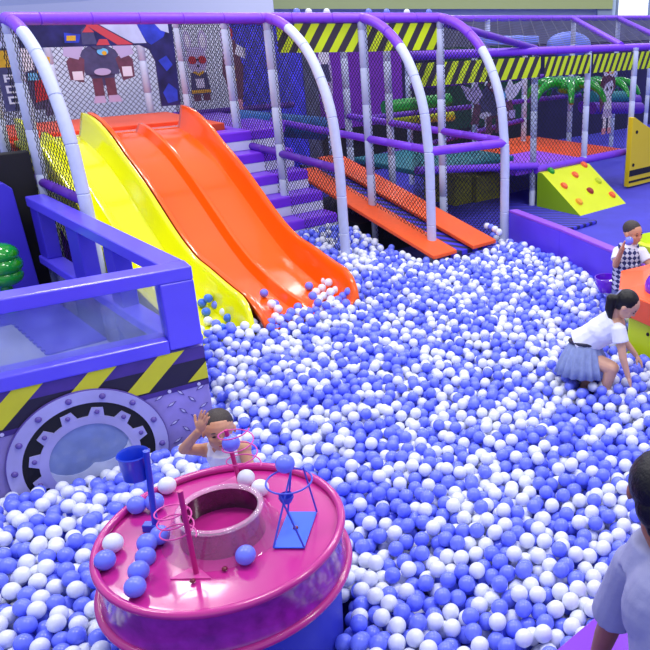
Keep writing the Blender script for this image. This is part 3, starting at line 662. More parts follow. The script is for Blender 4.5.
for px_, py_, m, nm in ((551, 171, 'hold_green', 'green'), (584, 165, 'hold_orange', 'orange'), (575, 175, 'hold_orange', 'orange'), (564, 186, 'hold_orange', 'orange'), (598, 181, 'hold_lime', 'lime'), (590, 191, 'hold_red', 'dark red'), (612, 195, 'hold_orange', 'orange'), (579, 202, 'hold_amber', 'amber')):
    d = ray(px_, py_); o0 = WB(9.31, 7.24, 0); C0 = Vector((0, 0, CAMZ)); t = (o0 - C0).dot(sn) / d.dot(sn); p = C0 + d * t
    n = 8; rr = 0.062
    vs = [p + EW * rr * 1.05 * math.cos(2 * math.pi * k / n) + sd * rr * 1.25 * math.sin(2 * math.pi * k / n) for k in range(n)] + [p + sn * 0.035 + EW * rr * .75 * math.cos(2 * math.pi * k / n) + sd * rr * .9 * math.sin(2 * math.pi * k / n) for k in range(n)]
    h = MB().add(vs, [tuple(range(n)), tuple(range(n, 2 * n))] + [(k, (k + 1) % n, (k + 1) % n + n, k + n) for k in range(n)], m).build('climbing_hold', wd, bevel=0.004)
    h['label'] = nm + ' climbing hold'
# yellow slatted board at the right edge
yb = thing('yellow_board', WB(11.9, 7.95, 0), 'yellow padded board with black stripes and round bolts at the right edge', 'board')
MB().prism([(0, 0.03), (1.6, 0.03), (1.6, 0.6), (0.35, 1.12), (0.06, 1.26), (0, 1.26)], WB(11.5, 7.98, 0), EW, EZ, -EB, 0.1, 'board_yellow').build('board', yb, bevel=0.008)
MB().prism(rect(0.0, 0.22, 1.6, 0.33), WB(11.5, 7.88, 0), EW, EZ, -EB, 0.006, 'black').build('stripe', yb); MB().prism(rect(0.0, 0.1, 1.6, 0.14), WB(11.5, 7.88, 0), EW, EZ, -EB, 0.006, 'black').build('stripe', yb)
for x, z in ((0.14, 1.0), (0.1, 0.42)): MB().prism(disc(x, z, 0.03, 0.03), WB(11.5, 7.88, 0), EW, EZ, -EB, 0.012, 'black').build('bolt', yb)

# ------------------------------------------------------------------ pit walls
def padwall(pts, z1, th, m, mt, name, label, cat='barrier'):
    mb = MB(); n = len(pts); t = thing(name, pts[0].to_3d(), label, cat)
    P = [Vector((p.x, p.y, 0)) for p in pts]; off = []
    for i in range(n):
        d = (P[min(i + 1, n - 1)] - P[max(i - 1, 0)]).normalized(); off.append(Vector((d.y, -d.x, 0)) * th)
    for i in range(n - 1):
        a, b = P[i], P[i + 1]; c, d = P[i + 1] + off[i + 1], P[i] + off[i]
        mb.hexa([a, b, c, d] + [q + EZ * (z1 - 0.03) for q in (a, b, c, d)], m)
    mb.build('pad', t, bevel=0.01)
    mb = MB()
    for i in range(n - 1):
        a, b = P[i], P[i + 1]; c, d = P[i + 1] + off[i + 1], P[i] + off[i]
        mb.hexa([q + EZ * (z1 - 0.03) for q in (a, b, c, d)] + [q + EZ * z1 for q in (a, b, c, d)], mt)
    mb.build('top_pad', t, bevel=0.008); return t
pts = [atz(509, 210, 0.68), atz(560, 229, 0.68), atz(625, 256, 0.68), atz(700, 290, 0.68), atz(860, 370, 0.68)]
padwall(pts, 0.68, -0.12, 'pit_wall', 'pit_wall_top', 'pit_barrier', 'purple padded ball pit wall running right from the last arch')
pts = [WB(1.4, 1.37), WB(4.5, 1.37)]
padwall(pts, 0.70, 0.28, 'ledge_violet', 'ledge_violet', 'pit_barrier', 'violet glossy pit ledge under the arm of the nearest child')
pp = [Vector((-5, 1.2, 0)), Vector((3.2, 1.2, 0))] + [Vector((p.x, p.y, 0)) for p in (atz(700, 290, 0.68), atz(625, 256, 0.68), atz(560, 229, 0.68), atz(509, 210, 0.68))] + [WB(6.5, 6.7), WB(6.5, 9.3), WB(2.1, 9.2), WB(2.1, 5.2), Vector((-5, 4.5, 0))]
o = MB().prism([(p.x, p.y) for p in pp], (0, 0, 0), Vector((1, 0, 0)), Vector((0, 1, 0)), EZ, 0.05, 'pit_floor').build('floor_pit'); struct(o)

# ------------------------------------------------------------------ purple railing with the porthole board
FO = Vector((-1.97, 4.82, 0)); FE = Vector((-0.811, -0.585, 0)).normalized(); FN = Vector((0.585, -0.811, 0)).normalized()
fence = thing('padded_railing', FO.copy(), 'purple padded railing with a porthole and chevron board around the left platform', 'railing')
def fb(s0, s1, d0, d1, z0, z1, m, name, bevel=0.012):   # s along the railing, d depth behind its face
    return MB().box(FO + FE * s0 - FN * d1 + EZ * z0, FE * (s1 - s0), FN * (d1 - d0), EZ * (z1 - z0), m).build(name, fence, bevel=bevel)
fb(0.0, 3.4, 0.0, 0.17, 1.29, 1.385, 'fence_purple', 'top_rail')
fb(0.22, 3.4, 0.0, 0.20, 0.80, 0.90, 'fence_purple', 'lower_rail')
fb(0.0, 0.22, 0.0, 0.17, 0.82, 1.29, 'fence_purple', 'corner_post')
fb(2.0, 2.2, 0.0, 0.17, 0.9, 1.29, 'fence_purple', 'post')
fb(0.0, 3.4, 0.02, 0.08, 0.0, 0.80, 'panel_lilac', 'board')
fb(0.22, 2.0, 0.08, 0.095, 0.9, 1.29, 'fence_window', 'clear_panel', bevel=0)
MB().wbox(1.87, 2.035, 4.98, 7.9, 1.29, 1.385, 'fence_purple').build('top_rail', fence, bevel=0.012)
MB().wbox(1.87, 2.03, 4.98, 7.9, 0.74, 0.82, 'fence_purple').build('lower_rail', fence, bevel=0.012)
for b0, b1 in ((5.9, 6.1), (6.66, 6.95), (7.68, 7.9)):
    MB().wbox(1.89, 2.02, b0, b1, 0.82, 1.29, 'fence_dark').build('post', fence, bevel=0.01)
MB().wbox(1.93, 1.96, 4.98, 7.9, 0.05, 0.74, 'fence_window').build('clear_panel', fence)
# painted board: local coordinates, s measured leftwards from the corner
def art(pts, m, z0, t=0.003, name='board_print'):
    return (pts, m, z0, t)
prints = MB(); BO = FO - FN * 0.02
def bp(pts, m, z0, t=0.003): prints.prism(pts, BO, FE, EZ, FN, t, m, z0=z0)
bp(rect(0, 0.54, 3.4, 0.80), 'panel_black', 0.0)
bp(rect(0, 0.71, 3.4, 0.80), 'panel_band', 0.003)
bp(rect(0, 0.505, 3.4, 0.54), 'panel_band', 0.001)
for k in range(-1, 8):
    s = 0.13 + 0.43 * k
    pg = [(s, 0.80), (s + 0.17, 0.80), (s + 0.17 + 0.27, 0.555), (s + 0.27, 0.555)]
    if s < 0: pg = [(0.0, 0.68), (0.0, 0.555), (0.14, 0.555)]
    bp(pg, 'panel_yellow', 0.006)
for k in range(16): bp(disc(0.07 + 0.2 * k, 0.522, 0.012, 0.012, 10), 'panel_mark_light', 0.004, 0.006)
r2 = random.Random(4)
for i in range(12):
    for j in range(7):
        s = 0.06 + i * 0.14 + (j % 2) * 0.07; z = 0.06 + j * 0.072; 
        if (s - 0.83) ** 2 + (z - 0.20) ** 2 < 0.52 ** 2: continue
        a = math.radians(50 if (i + j) % 2 else -25); c, q = math.cos(a), math.sin(a)
        dia = [(-.038, 0), (0, .012), (.038, 0), (0, -.012)]
        bp([(s + x * c - y * q, z + x * q + y * c) for x, y in dia], 'panel_mark', 0.001)
        bp([(s + x * c * .6 - y * q * .6 + .002, z + (x * q + y * c) * .6 + .003) for x, y in dia], 'panel_mark_light', 0.005)
        s += 1.75
prints.build('board_print', fence)
PC = BO + FE * 0.82 + EZ * 0.20
ph = thing('porthole', PC, None, None); ph.parent = fence; ph.matrix_parent_inverse = Matrix.Translation(fence.location).inverted()
pf = MB()
pf.ring(PC, FE, EZ, FN, 0.40, 0.485, 0.014, 'panel_ring', z0=0.010, n=64)
pf.ring(PC, FE, EZ, FN, 0.478, 0.492, 0.012, 'panel_ring_dark', z0=0.008, n=64)
pf.build('outer_ring', ph)
MB().ring(PC, FE, EZ, FN, 0.24, 0.40, 0.004, 'black', z0=0.010, n=64).build('black_band', ph)
g = MB().ring(PC, FE, EZ, FN, 0.250, 0.305, 0.012, 'panel_ring', z0=0.014, n=64)
for k in range(12):
    a = 2 * math.pi * (k + 0.5) / 12; d = FE * math.cos(a) + EZ * math.sin(a); q = -FE * math.sin(a) + EZ * math.cos(a); p = PC
    vs = [(0.295, -.05), (0.362, -.034), (0.362, .034), (0.295, .05)]
    g.prism(vs, p, d, q, FN, 0.012, 'panel_ring', z0=0.012)
g.build('gear_ring', ph)
for k in range(12):
    a = 2 * math.pi * (k + 0.5) / 12; d = FE * math.cos(a) + EZ * math.sin(a)
    MB().ell(PC + d * 0.333 + FN * 0.026, (0.016, 0.016, 0.016), 'panel_ring_dark', n=10).build('bolt', ph, smooth=True)
for k in range(14):
    a = 2 * math.pi * (k + 0.2) / 14; d = FE * math.cos(a) + EZ * math.sin(a)
    MB().ell(PC + d * 0.443 + FN * 0.024, (0.021, 0.021, 0.021), 'panel_ring_dark', n=10).build('bolt', ph, smooth=True)
MB().prism(disc(0, 0, 0.254, 0.254, 48), PC, FE, EZ, FN, 0.004, 'port_glass', z0=0.012).build('glass', ph)
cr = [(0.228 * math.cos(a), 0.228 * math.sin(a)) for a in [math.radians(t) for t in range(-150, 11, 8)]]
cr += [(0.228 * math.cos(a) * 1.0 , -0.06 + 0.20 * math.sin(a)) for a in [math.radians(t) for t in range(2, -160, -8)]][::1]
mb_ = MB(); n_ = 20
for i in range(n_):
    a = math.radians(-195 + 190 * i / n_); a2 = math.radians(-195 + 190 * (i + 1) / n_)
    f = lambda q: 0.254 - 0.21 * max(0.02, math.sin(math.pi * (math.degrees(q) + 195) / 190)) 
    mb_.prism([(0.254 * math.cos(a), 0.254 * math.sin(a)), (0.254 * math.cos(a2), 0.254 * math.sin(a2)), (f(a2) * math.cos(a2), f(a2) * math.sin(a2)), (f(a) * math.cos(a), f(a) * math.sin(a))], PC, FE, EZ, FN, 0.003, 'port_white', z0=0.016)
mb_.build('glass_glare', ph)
# platform inside the railing
o = MB().wbox(-4.0, 1.86, 5.05, 9.4, 0.0, 0.42, 'floor_grey').build('play_floor'); tag(o, 'smooth light grey play floor behind the purple railing', 'floor mat')
# keep clear of the railing line: puzzle mat with a toothed edge
pm = MB(); teeth = []
b0 = 6.37
for k in range(30):
    bb = b0 + 0.05 * k; teeth += [(1.40 + (0.018 if k % 2 else 0), bb), (1.40 + (0.018 if k % 2 else 0), bb + 0.05)]
for k in range(1): pass
poly = [(1.86, 6.35)] + [(1.44, 6.35)] + teeth + [(1.86, 7.87)]
vs = [WB(w, b, 0.42) for w, b in poly] + [WB(w, b, 0.435) for w, b in poly]; n = len(poly)
pm.add(vs, [tuple(range(n))[::-1], tuple(range(n, 2 * n))] + [(i, (i + 1) % n, (i + 1) % n + n, i + n) for i in range(n)], 'fence_dark')
pm.wbox(0.2, 1.86, 7.3, 7.9, 0.42, 0.434, 'fence_dark')
tag(pm.build('puzzle_mat'), 'dark blue foam puzzle mat with a toothed edge on the grey floor', 'foam mat')
w0_, z0_ = wpx(36, 278, 7.0)
pad = thing('padded_screen', WB(1.0, 8.0, 0.42), 'tall blue padded board with green swirls at the left edge', 'padded board')
bpg = MB().prism([(-1.2, 0.42), (1.84, 0.42), (1.80, 1.46), (1.74, 1.52), (-1.2, 1.70)], WB(0, 7.95, 0), EW, EZ, EB, 0.12, 'fence_dark').build('board', pad, bevel=0.01)
g2 = MB()
for k, (x, z, l, a) in enumerate(((1.42, 1.3, .32, 75), (1.34, 1.1, .3, 80), (1.28, 1.35, .22, 82))):
    c, q = math.cos(math.radians(a)), math.sin(math.radians(a)); x += .2; z -= .12
    g2.prism([(x - c * l / 2, z - q * l / 2), (x + .02, z), (x + c * l / 2, z + q * l / 2), (x - .015, z + .02)], WB(0, 7.95, 0), EW, EZ, -EB, 0.004, 'teal')
g2.build('swirl_print', pad)
o = MB().wbox(1.3, 2.07, 8.2, 8.3, 0.42, 1.74, 'black').build('black_pad', bevel=0.015); tag(o, 'tall black foam pad standing between the blue board and the yellow slide', 'foam pad')
c = WB(*[(lambda wz: wz)(wpx(0, 262, 7.6))[0], 7.6, wpx(0, 262, 7.6)[1]])
wm = thing('worm_toy', c, 'bright green ringed ball toy at the left edge before the blue board', 'toy')
for k, (dz, r) in enumerate(((0.07, .16), (-0.03, .175), (-0.13, .16))): MB().ell(c + EZ * dz, (r, r, r * .62), 'inflate_green', n=24).build('ring', wm, smooth=True)
MB().tube([Vector((c.x, c.y, 0.42)), c - EZ * 0.1], 0.05, 'inflate_green', n=14).build('stem', wm, smooth=True)

# ------------------------------------------------------------------ pink ball table
TC = Vector((-1.14, 2.69, 0)); TT = 0.86
tb = thing('ball_table', TC, 'glossy pink round ball play table standing in the pit', 'play table')
MB().lathe([(0.518, 0.68), (0.508, 0.70), (0.500, 0.74), (0.498, 0.82), (0.505, 0.86)], TC, 'pink_side', n=72).build('side_wall', tb, smooth=True)
MB().lathe([(0.145, TT), (0.16, TT), (0.30, TT), (0.45, TT), (0.485, TT - 0.002), (0.50, TT)], TC, 'pink', n=72).build('table_top', tb, smooth=True)
pr = [(0.502 + 0.018 * math.cos(a), TT + 0.014 + 0.018 * math.sin(a)) for a in [2 * math.pi * k / 12 for k in range(12)]]
MB().lathe(pr, TC, 'pink', n=72, closed=True).build('rim', tb, smooth=True)
pr = [(0.52 + 0.018 * math.cos(a), 0.675 + 0.018 * math.sin(a)) for a in [2 * math.pi * k / 12 for k in range(12)]]
MB().lathe(pr, TC, 'pink', n=72, closed=True).build('lower_rim', tb, smooth=True)
MB().lathe([(0.52, 0.665), (0.48, 0.63), (0.46, 0.05)], TC, 'table_base', n=72).build('base', tb, smooth=True)
wl = MB().lathe([(0.16, TT + .118), (0.168, TT + .06), (0.178, TT)], TC, 'well_reflection', n=64).build('reflection_wall', tb, smooth=True)  # added dark cylinder, coloured as the reflection inside the guard
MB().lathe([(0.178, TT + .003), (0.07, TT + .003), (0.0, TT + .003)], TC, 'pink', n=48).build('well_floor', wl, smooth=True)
dome = MB().lathe([(0.25, TT + 0.002), (0.243, TT + 0.006), (0.225, TT + 0.04), (0.20, TT + 0.09), (0.177, TT + 0.122)], TC, 'acrylic', n=64).build('clear_guard', tb, smooth=True)
pr = [(0.168 + 0.014 * math.cos(a), TT + 0.125 + 0.012 * math.sin(a)) for a in [2 * math.pi * k / 10 for k in range(10)]]
tag(MB().lathe(pr, TC, 'acrylic_rim', n=64, closed=True).build('guard_rim', dome, smooth=True), 'clear rounded rim of the guard')
def ringw(mb, c, r, wire, m, ax=EZ, n=28):
    u = ax.orthogonal().normalized(); v = ax.cross(u)
    mb.tube([c + (u * math.cos(2 * math.pi * k / n) + v * math.sin(2 * math.pi * k / n)) * r for k in range(n)], wire, m, n=8, closed=True)
# spring stands
def spring_stand(base, top, cpts, r, turns):
    t = MB().tube([base, top], 0.0105, 'pink_dark', n=12).build('pole', tb, smooth=True)
    n = 24 * turns; a0, a1 = cpts; pts = []
    for k in range(n + 1):
        f = k / n; c = a0.lerp(a1, f); a = 2 * math.pi * turns * f
        pts.append(c + Vector((math.cos(a) * r, math.sin(a) * r, 0)))
    MB().tube(pts, 0.0032, 'pink_wire', n=8).build('spring', t, smooth=True)
    MB().prism([(-.07, -.035), (.09, -.03), (0.0, .05)], Vector((base.x - .02, base.y, TT)), Vector((1, 0, 0)), Vector((0, 1, 0)), EZ, 0.006, 'pink_wire').build('foot_plate', t)
b1 = Vector((-1.165, 2.43, TT)); t1 = aty(180, 491, 2.43)
spring_stand(b1, t1, (aty(179, 537, 2.46), aty(171, 507, 2.46)), 0.066, 3)
b2 = Vector((-1.19, 3.08, TT)); t2 = aty(226, 430, 3.08)
spring_stand(b2, t2, (aty(245, 466, 3.08), aty(233, 428, 3.08)), 0.075, 3)
# basket on a pole
b3_ = Vector((-1.44, 2.71, TT)); t3 = aty(146, 451, 2.71)
cp = MB().tube([b3_, t3], 0.013, 'blue_plastic', n=14).build('basket_pole', tb, smooth=True)
MB().box(b3_ + Vector((-.05, -.02, 0)), (0.06, 0, 0), (0, 0.04, 0), (0, 0, 0.035), 'blue_plastic').build('bracket', cp, bevel=0.005)
cc = aty(133, 455, 2.74)
MB().lathe([(0.05, -0.105), (0.055, -0.105), (0.061, 0.0), (0.066, 0.005), (0.062, 0.01), (0.056, 0.0), (0.05, -0.10), (0.0, -0.10), (0, -0.105), (0.05, -0.105)], cc, 'blue_plastic', n=40).build('basket', cp, smooth=True)
# hoop over a blue plate
hp_ = MB().prism([(-.065, -.125), (.065, -.125), (.065, .125), (-.065, .125)], Vector((-0.83, 2.705, TT + 0.004)), Vector((1, 0, 0)), Vector((0, 1, 0)), EZ, 0.006, 'blue_plate').build('hoop_plate', tb, bevel=0.002)
hc = aty(289, 481, 2.70); hw = MB(); ringw(hw, hc, 0.095, 0.004, 'blue_wire'); hw.build('hoop', hp_, smooth=True)
lg = MB(); ap = [aty(291, 471, 2.76), aty(303, 467, 2.78)]
for (x, y), q in (((-.895, 2.83), ap[0]), ((-.765, 2.83), ap[1]), ((-.765, 2.58), hc + Vector((-0.02, -0.09, 0))), ((-.895, 2.58), ap[0])): lg.tube([Vector((x, y, TT + .008)), q], 0.0042, 'blue_wire', n=8)
lg.build('hoop_legs', hp_, smooth=True)
c = aty(286, 496, 2.70); hk = MB().lathe([(0.0, -0.035), (0.022, -0.028), (0.032, -0.006), (0.03, 0.004)], c, 'blue_wire', n=24).build('hoop_cup', hp_, smooth=True)
for x, y in ((193, 583), (148, 530), (296, 530), (225, 571)):
    p = atz(x, y, TT); MB().ell(p + EZ * 0.012, (0.012, 0.012, 0.008), 'bolt_red', n=12).build('bolt', tb, smooth=True)

# ------------------------------------------------------------------ soft play table on the right
GT = Vector((1.78, 6.05, 0))
g = thing('soft_play_table', GT, 'orange and yellow soft play table with a purple dome, at the right edge', 'play table')
def hexr(r, z, k=8, ph=0.2): return [GT + Vector((math.cos(2 * math.pi * i / k + ph) * r, math.sin(2 * math.pi * i / k + ph) * r, z)) for i in range(k)]
def loft(rings, m, name, par, bevel=0.012):
    k = len(rings[0]); vs = [p for r in rings for p in r]; fs = [tuple(range(k))[::-1], tuple((len(rings) - 1) * k + i for i in range(k))]
    for j in range(len(rings) - 1):
        for i in range(k): fs.append((j * k + i, j * k + (i + 1) % k, (j + 1) * k + (i + 1) % k, (j + 1) * k + i))
    return MB().add(vs, fs, m).build(name, par, bevel=bevel)
loft([hexr(0.60, 0.05), hexr(0.60, 0.60)], 'toy_lime', 'base', g)
loft([hexr(0.66, 0.60), hexr(0.71, 0.82)], 'toy_orange', 'collar', g)
loft([hexr(0.69, 0.82), hexr(0.50, 0.86)], 'toy_orange', 'top_pad', g)
MB().ell(aty(663, 287, 5.85), (0.15, 0.15, 0.14), 'dome_purple', n=32).build('dome', g, smooth=True)
for i in range(8):
    a = 2 * math.pi * i / 8 + 0.2 + math.pi / 8; p = GT + Vector((math.cos(a) * 0.556, math.sin(a) * 0.556, 0.5)); MB().ell(p, (0.016, 0.016, 0.016), 'black', n=10).build('bolt', g, smooth=True)
c = atz(607, 283, 0.48)
obj1('purple_bowl', MB().lathe([(0.0, -0.1), (0.08, -0.08), (0.12, 0.0), (0.125, 0.06), (0.115, 0.06), (0.11, 0.0), (0.0, -0.08)], c, 'dome_purple', n=32), 'translucent purple bowl half sunk in the balls behind the boy in the vest', 'bowl', smooth=True)
sc = thing('lime_chute', atz(668, 300, 0.35), 'lime and green plastic chute behind the boy at the right edge', 'chute')
p = aty(660, 249, 7.35)
MB().lathe([(0.30, 0.0), (0.30, 0.12), (0.27, 0.14), (0.22, 0.05), (0.0, 0.03)], Vector((p.x + .05, 7.4, p.z - .05)), 'toy_lime', n=40).build('tray', sc, smooth=True)
MB().lathe([(0.25, -0.55), (0.25, 0.0)], Vector((p.x + .05, 7.4, p.z - .05)), 'toy_green', n=40).build('base', sc, smooth=True)

# ------------------------------------------------------------------ people
def frame_of(fwd, up):
    f = Vector(fwd).normalized(); u = Vector(up); u = (u - f * u.dot(f)).normalized(); r = f.cross(u)
    return Matrix((r, f, u)).transposed()
class Head:
    def __init__(s, c, fwd, up, h): s.c = Vector(c); s.R = frame_of(fwd, up); s.h = h
    def p(s, x, y, z): return s.c + s.R @ (Vector((x, y, z)) * s.h)
    def e(s, x, y, z, a, b, c): return ('e', s.p(x, y, z), (a * s.h, b * s.h, c * s.h), s.R)
    def parts(s):
        return [s.e(0, -.04, .09, .355, .43, .39), s.e(0, .08, -.16, .28, .30, .30), s.e(0, .16, -.36, .14, .14, .10),
                s.e(-.15, .22, -.12, .12, .13, .12), s.e(.15, .22, -.12, .12, .13, .12), s.e(0, .385, -.10, .05, .075, .06), s.e(0, .36, -.01, .03, .05, .1),
                s.e(0, .335, -.25, .09, .05, .04),
                s.e(-.365, -.02, -.04, .04, .08, .11), s.e(.365, -.02, -.04, .04, .08, .11)]
    def face(s, par):
        for x in (-.14, .14):
            MB().ell(s.p(x, .352, .0), (.05 * s.h, .022 * s.h, .024 * s.h), 'eye', s.R, n=12).build('eye', par, smooth=True)
            MB().ell(s.p(x, .355, .095), (.07 * s.h, .02 * s.h, .014 * s.h), 'hair_short', s.R, n=12).build('eyebrow', par, smooth=True)
        MB().ell(s.p(0, .385, -.25), (.075 * s.h, .022 * s.h, .022 * s.h), 'lip', s.R, n=12).build('mouth', par, smooth=True)
def hand(wrist, d, palm, sz, curl, side):
    """palm and five unequal bent fingers; d = finger direction, palm = palm normal, side = +1/-1 thumb side"""
    w = Vector(wrist); d = Vector(d).normalized(); n = Vector(palm); n = (n - d * n.dot(d)).normalized(); a = d.cross(n) * side
    out = []; L = sz
    out.append(('e', w + d * L * 0.28, (L * .23, L * .30, L * .11), Matrix((a, d, n)).transposed()))
    for k, (off, ln) in enumerate(((.17, .40), (.06, .46), (-.055, .43), (-.16, .33))):
        p = w + d * L * 0.48 + a * off * L; r = L * .052; dd = (d + a * off * .5).normalized()
        for q in range(3):
            e = p + dd * ln * L * (0.42, 0.32, 0.26)[q]; out.append(('c', p, e, r, r * .9)); p = e; r *= .93
            dd = (dd * math.cos(curl) + n * math.sin(curl)).normalized()
    p = w + d * L * .16 + a * L * .17; dd = (d * .6 + a * .75 + n * .25).normalized()
    for q in range(2):
        e = p + dd * L * .2; out.append(('c', p, e, L * .062, L * .055)); p = e; dd = (dd + d * .5 + n * curl * .5).normalized()
    return out
def person(loc, label, name='person'):
    return thing(name, loc, label, 'person')

# toddler behind the pink table
Y1 = 3.60
hd1 = Head(aty(219, 430, Y1), (.40, -.90, .06), (.05, -.05, 1), .225)
k1 = person((hd1.c.x, Y1, 0.07), 'toddler in a white vest behind the pink table, one hand raised to the forehead')
nk = hd1.p(0, -.12, -.42); ch = Vector((hd1.c.x + .005, Y1 + .045, hd1.c.z - .175)); hip = Vector((ch.x, Y1 + .05, .42))
shL = aty(206, 450, Y1 + .01); shR = Vector((ch.x + .105, Y1 + .03, shL.z)); elL = aty(184, 449, Y1 - .06); wrL = aty(199, 431, Y1 - .13)
elR = shR + Vector((.05, -.08, -.13)); wrR = elR + Vector((-.04, -.13, .02))
body = hd1.parts() + [('c', nk, ch + EZ * .05, .045, .05), ('c', shL, shR, .042, .042), ('e', ch, (.105, .075, .10)), ('c', ch, hip, .085, .09),
    ('c', shL, elL, .036, .029), ('c', elL, wrL, .030, .021), ('c', shR, elR, .036, .03), ('c', elR, wrR, .03, .021)]
for sx in (-.05, .05):
    body += [('c', hip + Vector((sx, 0, 0)), Vector((hip.x + sx * 1.1, hip.y - .02, .26)), .055, .042), ('c', Vector((hip.x + sx * 1.1, hip.y - .02, .26)), Vector((hip.x + sx * 1.1, hip.y + .0, .09)), .042, .028), ('c', Vector((hip.x + sx * 1.1, hip.y, .075)), Vector((hip.x + sx * 1.1, hip.y - .09, .07)), .026, .022)]
body += hand(wrL, (.42, -.05, .9), (.35, .8, .1), .135, .16, 1) + hand(wrR, (-.5, -.8, .1), (0, 0, -1), .10, .3, -1)
bo = blob('body', body, 'skin_tan', k1, 0.0036, 3)
hd1.face(k1)
blob('hair', [hd1.e(0, -.075, .165, .356, .415, .352)], 'hair_short', k1, .005, 3)
blob('vest_top', [('f', ch + EZ * .035, hip + EZ * .1, .103, .10), ('e', ch - EZ * .005, (.116, .090, .105)), ('c', ch + Vector((-.06, -.066, .03)), Vector((ch.x - .066, ch.y - .04, shL.z + .036)), .024, .019), ('c', Vector((ch.x - .066, ch.y - .04, shL.z + .036)), Vector((ch.x - .066, ch.y + .05, shL.z + .03)), .019, .019), ('c', ch + Vector((.06, -.066, .03)), Vector((ch.x + .066, ch.y - .04, shL.z + .036)), .024, .019), ('c', Vector((ch.x + .066, ch.y - .04, shL.z + .036)), Vector((ch.x + .066, ch.y + .05, shL.z + .03)), .019, .019)], 'cloth_white', k1, .005, 3)
blob('shorts', [('f', hip + EZ * .1, hip - EZ * .02, .10, .108), ('f', hip + Vector((-.05, 0, 0)), hip + Vector((-.06, -.01, -.12)), .066, .07), ('f', hip + Vector((.05, 0, 0)), hip + Vector((.06, -.01, -.12)), .066, .07)], 'denim', k1, .006, 3)

# boy with the patterned vest
dmn = bpy.data.materials.new('vest_diamonds'); dmn.use_nodes = True; nt = dmn.node_tree; bs = nt.nodes['Principled BSDF']; bs.inputs['Roughness'].default_value = .85
tc = nt.nodes.new('ShaderNodeTexCoord'); mp = nt.nodes.new('ShaderNodeMapping'); mp.inputs['Rotation'].default_value = (0, math.radians(45), 0); mp.inputs['Scale'].default_value = (1.25, 0.0, .8)
ck = nt.nodes.new('ShaderNodeTexChecker'); ck.inputs['Scale'].default_value = 30; ck.inputs['Color1'].default_value = lin((40, 46, 104)); ck.inputs['Color2'].default_value = lin((196, 198, 222))
mp.inputs['Scale'].default_value = (1, 0, 1)
nt.links.new(tc.outputs['Object'], mp.inputs['Vector']); nt.links.new(mp.outputs['Vector'], ck.inputs['Vector']); nt.links.new(ck.outputs['Color'], bs.inputs['Base Color']); M['vest_diamonds'] = dmn
Y2 = 6.95
hd2 = Head(aty(633, 233, Y2), (.60, -.78, -.06), (0, -.05, 1), .225)
k2 = person((hd2.c.x, Y2, .07), 'boy in a navy diamond patterned vest holding a blue ball to his face')
nk = hd2.p(0, -.1, -.42); ch = Vector((hd2.c.x - .03, Y2 + .02, hd2.c.z - .26)); hip = Vector((ch.x, Y2 + .03, ch.z - .26))
sh1 = aty(618, 252, Y2 + .02); sh2 = Vector((ch.x + .13, Y2 + .0, sh1.z)); el1 = aty(615.5, 265, Y2 - .08); bc = aty(629, 241, Y2 - .27); wr1 = aty(622.5, 248, Y2 - .24)
el2 = aty(650, 266, Y2 - .08); wr2 = el2 + Vector((.12, -.1, .02))
body = hd2.parts() + [('c', nk, ch + EZ * .08, .045, .055), ('c', sh1, sh2, .045, .045), ('e', ch, (.12, .085, .13)), ('c', ch, hip, .095, .10), ('c', sh1, el1, .038, .031), ('c', el1, wr1, .031, .022), ('c', sh2, el2, .038, .031), ('c', el2, wr2, .031, .022)]
for sx in (-.055, .055):
    kn = Vector((hip.x + sx * 1.2, hip.y, .08 + (hip.z - .08) * .5)); body += [('c', hip + Vector((sx, 0, 0)), kn, .065, .048), ('c', kn, Vector((kn.x, hip.y + .01, .11)), .046, .03), ('c', Vector((kn.x, hip.y + .01, .09)), Vector((kn.x, hip.y - .11, .085)), .03, .025)]
hdir = (bc - wr1).normalized()
body += hand(wr1, (hdir + Vector((-.35, 0, .25))), bc - wr1 + Vector((.05, -.02, -.02)), .12, .5, 1) + hand(wr2, (1, -.5, 0), (0, 0, -1), .12, .3, 1)
blob('body', body, 'skin_tan', k2, .0052, 3); hd2.face(k2)
blob('hair', [hd2.e(0, -.085, .17, .366, .42, .36)], 'hair_short', k2, .006, 3)
blob('shirt', [('f', sh1 + (sh1 - el1).normalized() * .01, sh1.lerp(el1, .62), .052, .056), ('f', sh2, sh2.lerp(el2, .62), .052, .056), ('c', sh1 + EZ * .004, sh2 + EZ * .004, .052, .052), ('e', ch + EZ * .03, (.132, .096, .125)), ('f', nk - EZ * .0 , nk - EZ * .05, .056, .07)], 'cloth_white', k2, .006, 3)
blob('vest', [('e', ch + EZ * .015, (.139, .108, .135)), ('f', ch - EZ * .02, hip - EZ * .04, .132, .14), ('c', ch + Vector((-.075, -.04, .07)), ch + Vector((-.07, .0, .13)), .034, .03), ('c', ch + Vector((.075, -.04, .07)), ch + Vector((.07, .0, .13)), .034, .03)], 'vest_diamonds', k2, .006, 3)
blob('trousers', [('f', hip + EZ * .05, hip - EZ * .06, .11, .115)] + [('f', hip + Vector((sx, 0, 0)), Vector((hip.x + sx * 1.2, hip.y, .15)), .075, .055) for sx in (-.058, .058)], 'denim', k2, .007, 3)
bb_ = MB().ell(bc, .04, 'ball_blue', n=28).build('ball', smooth=True); tag(bb_, 'blue plastic ball held up to the mouth of the boy in the vest', 'ball')

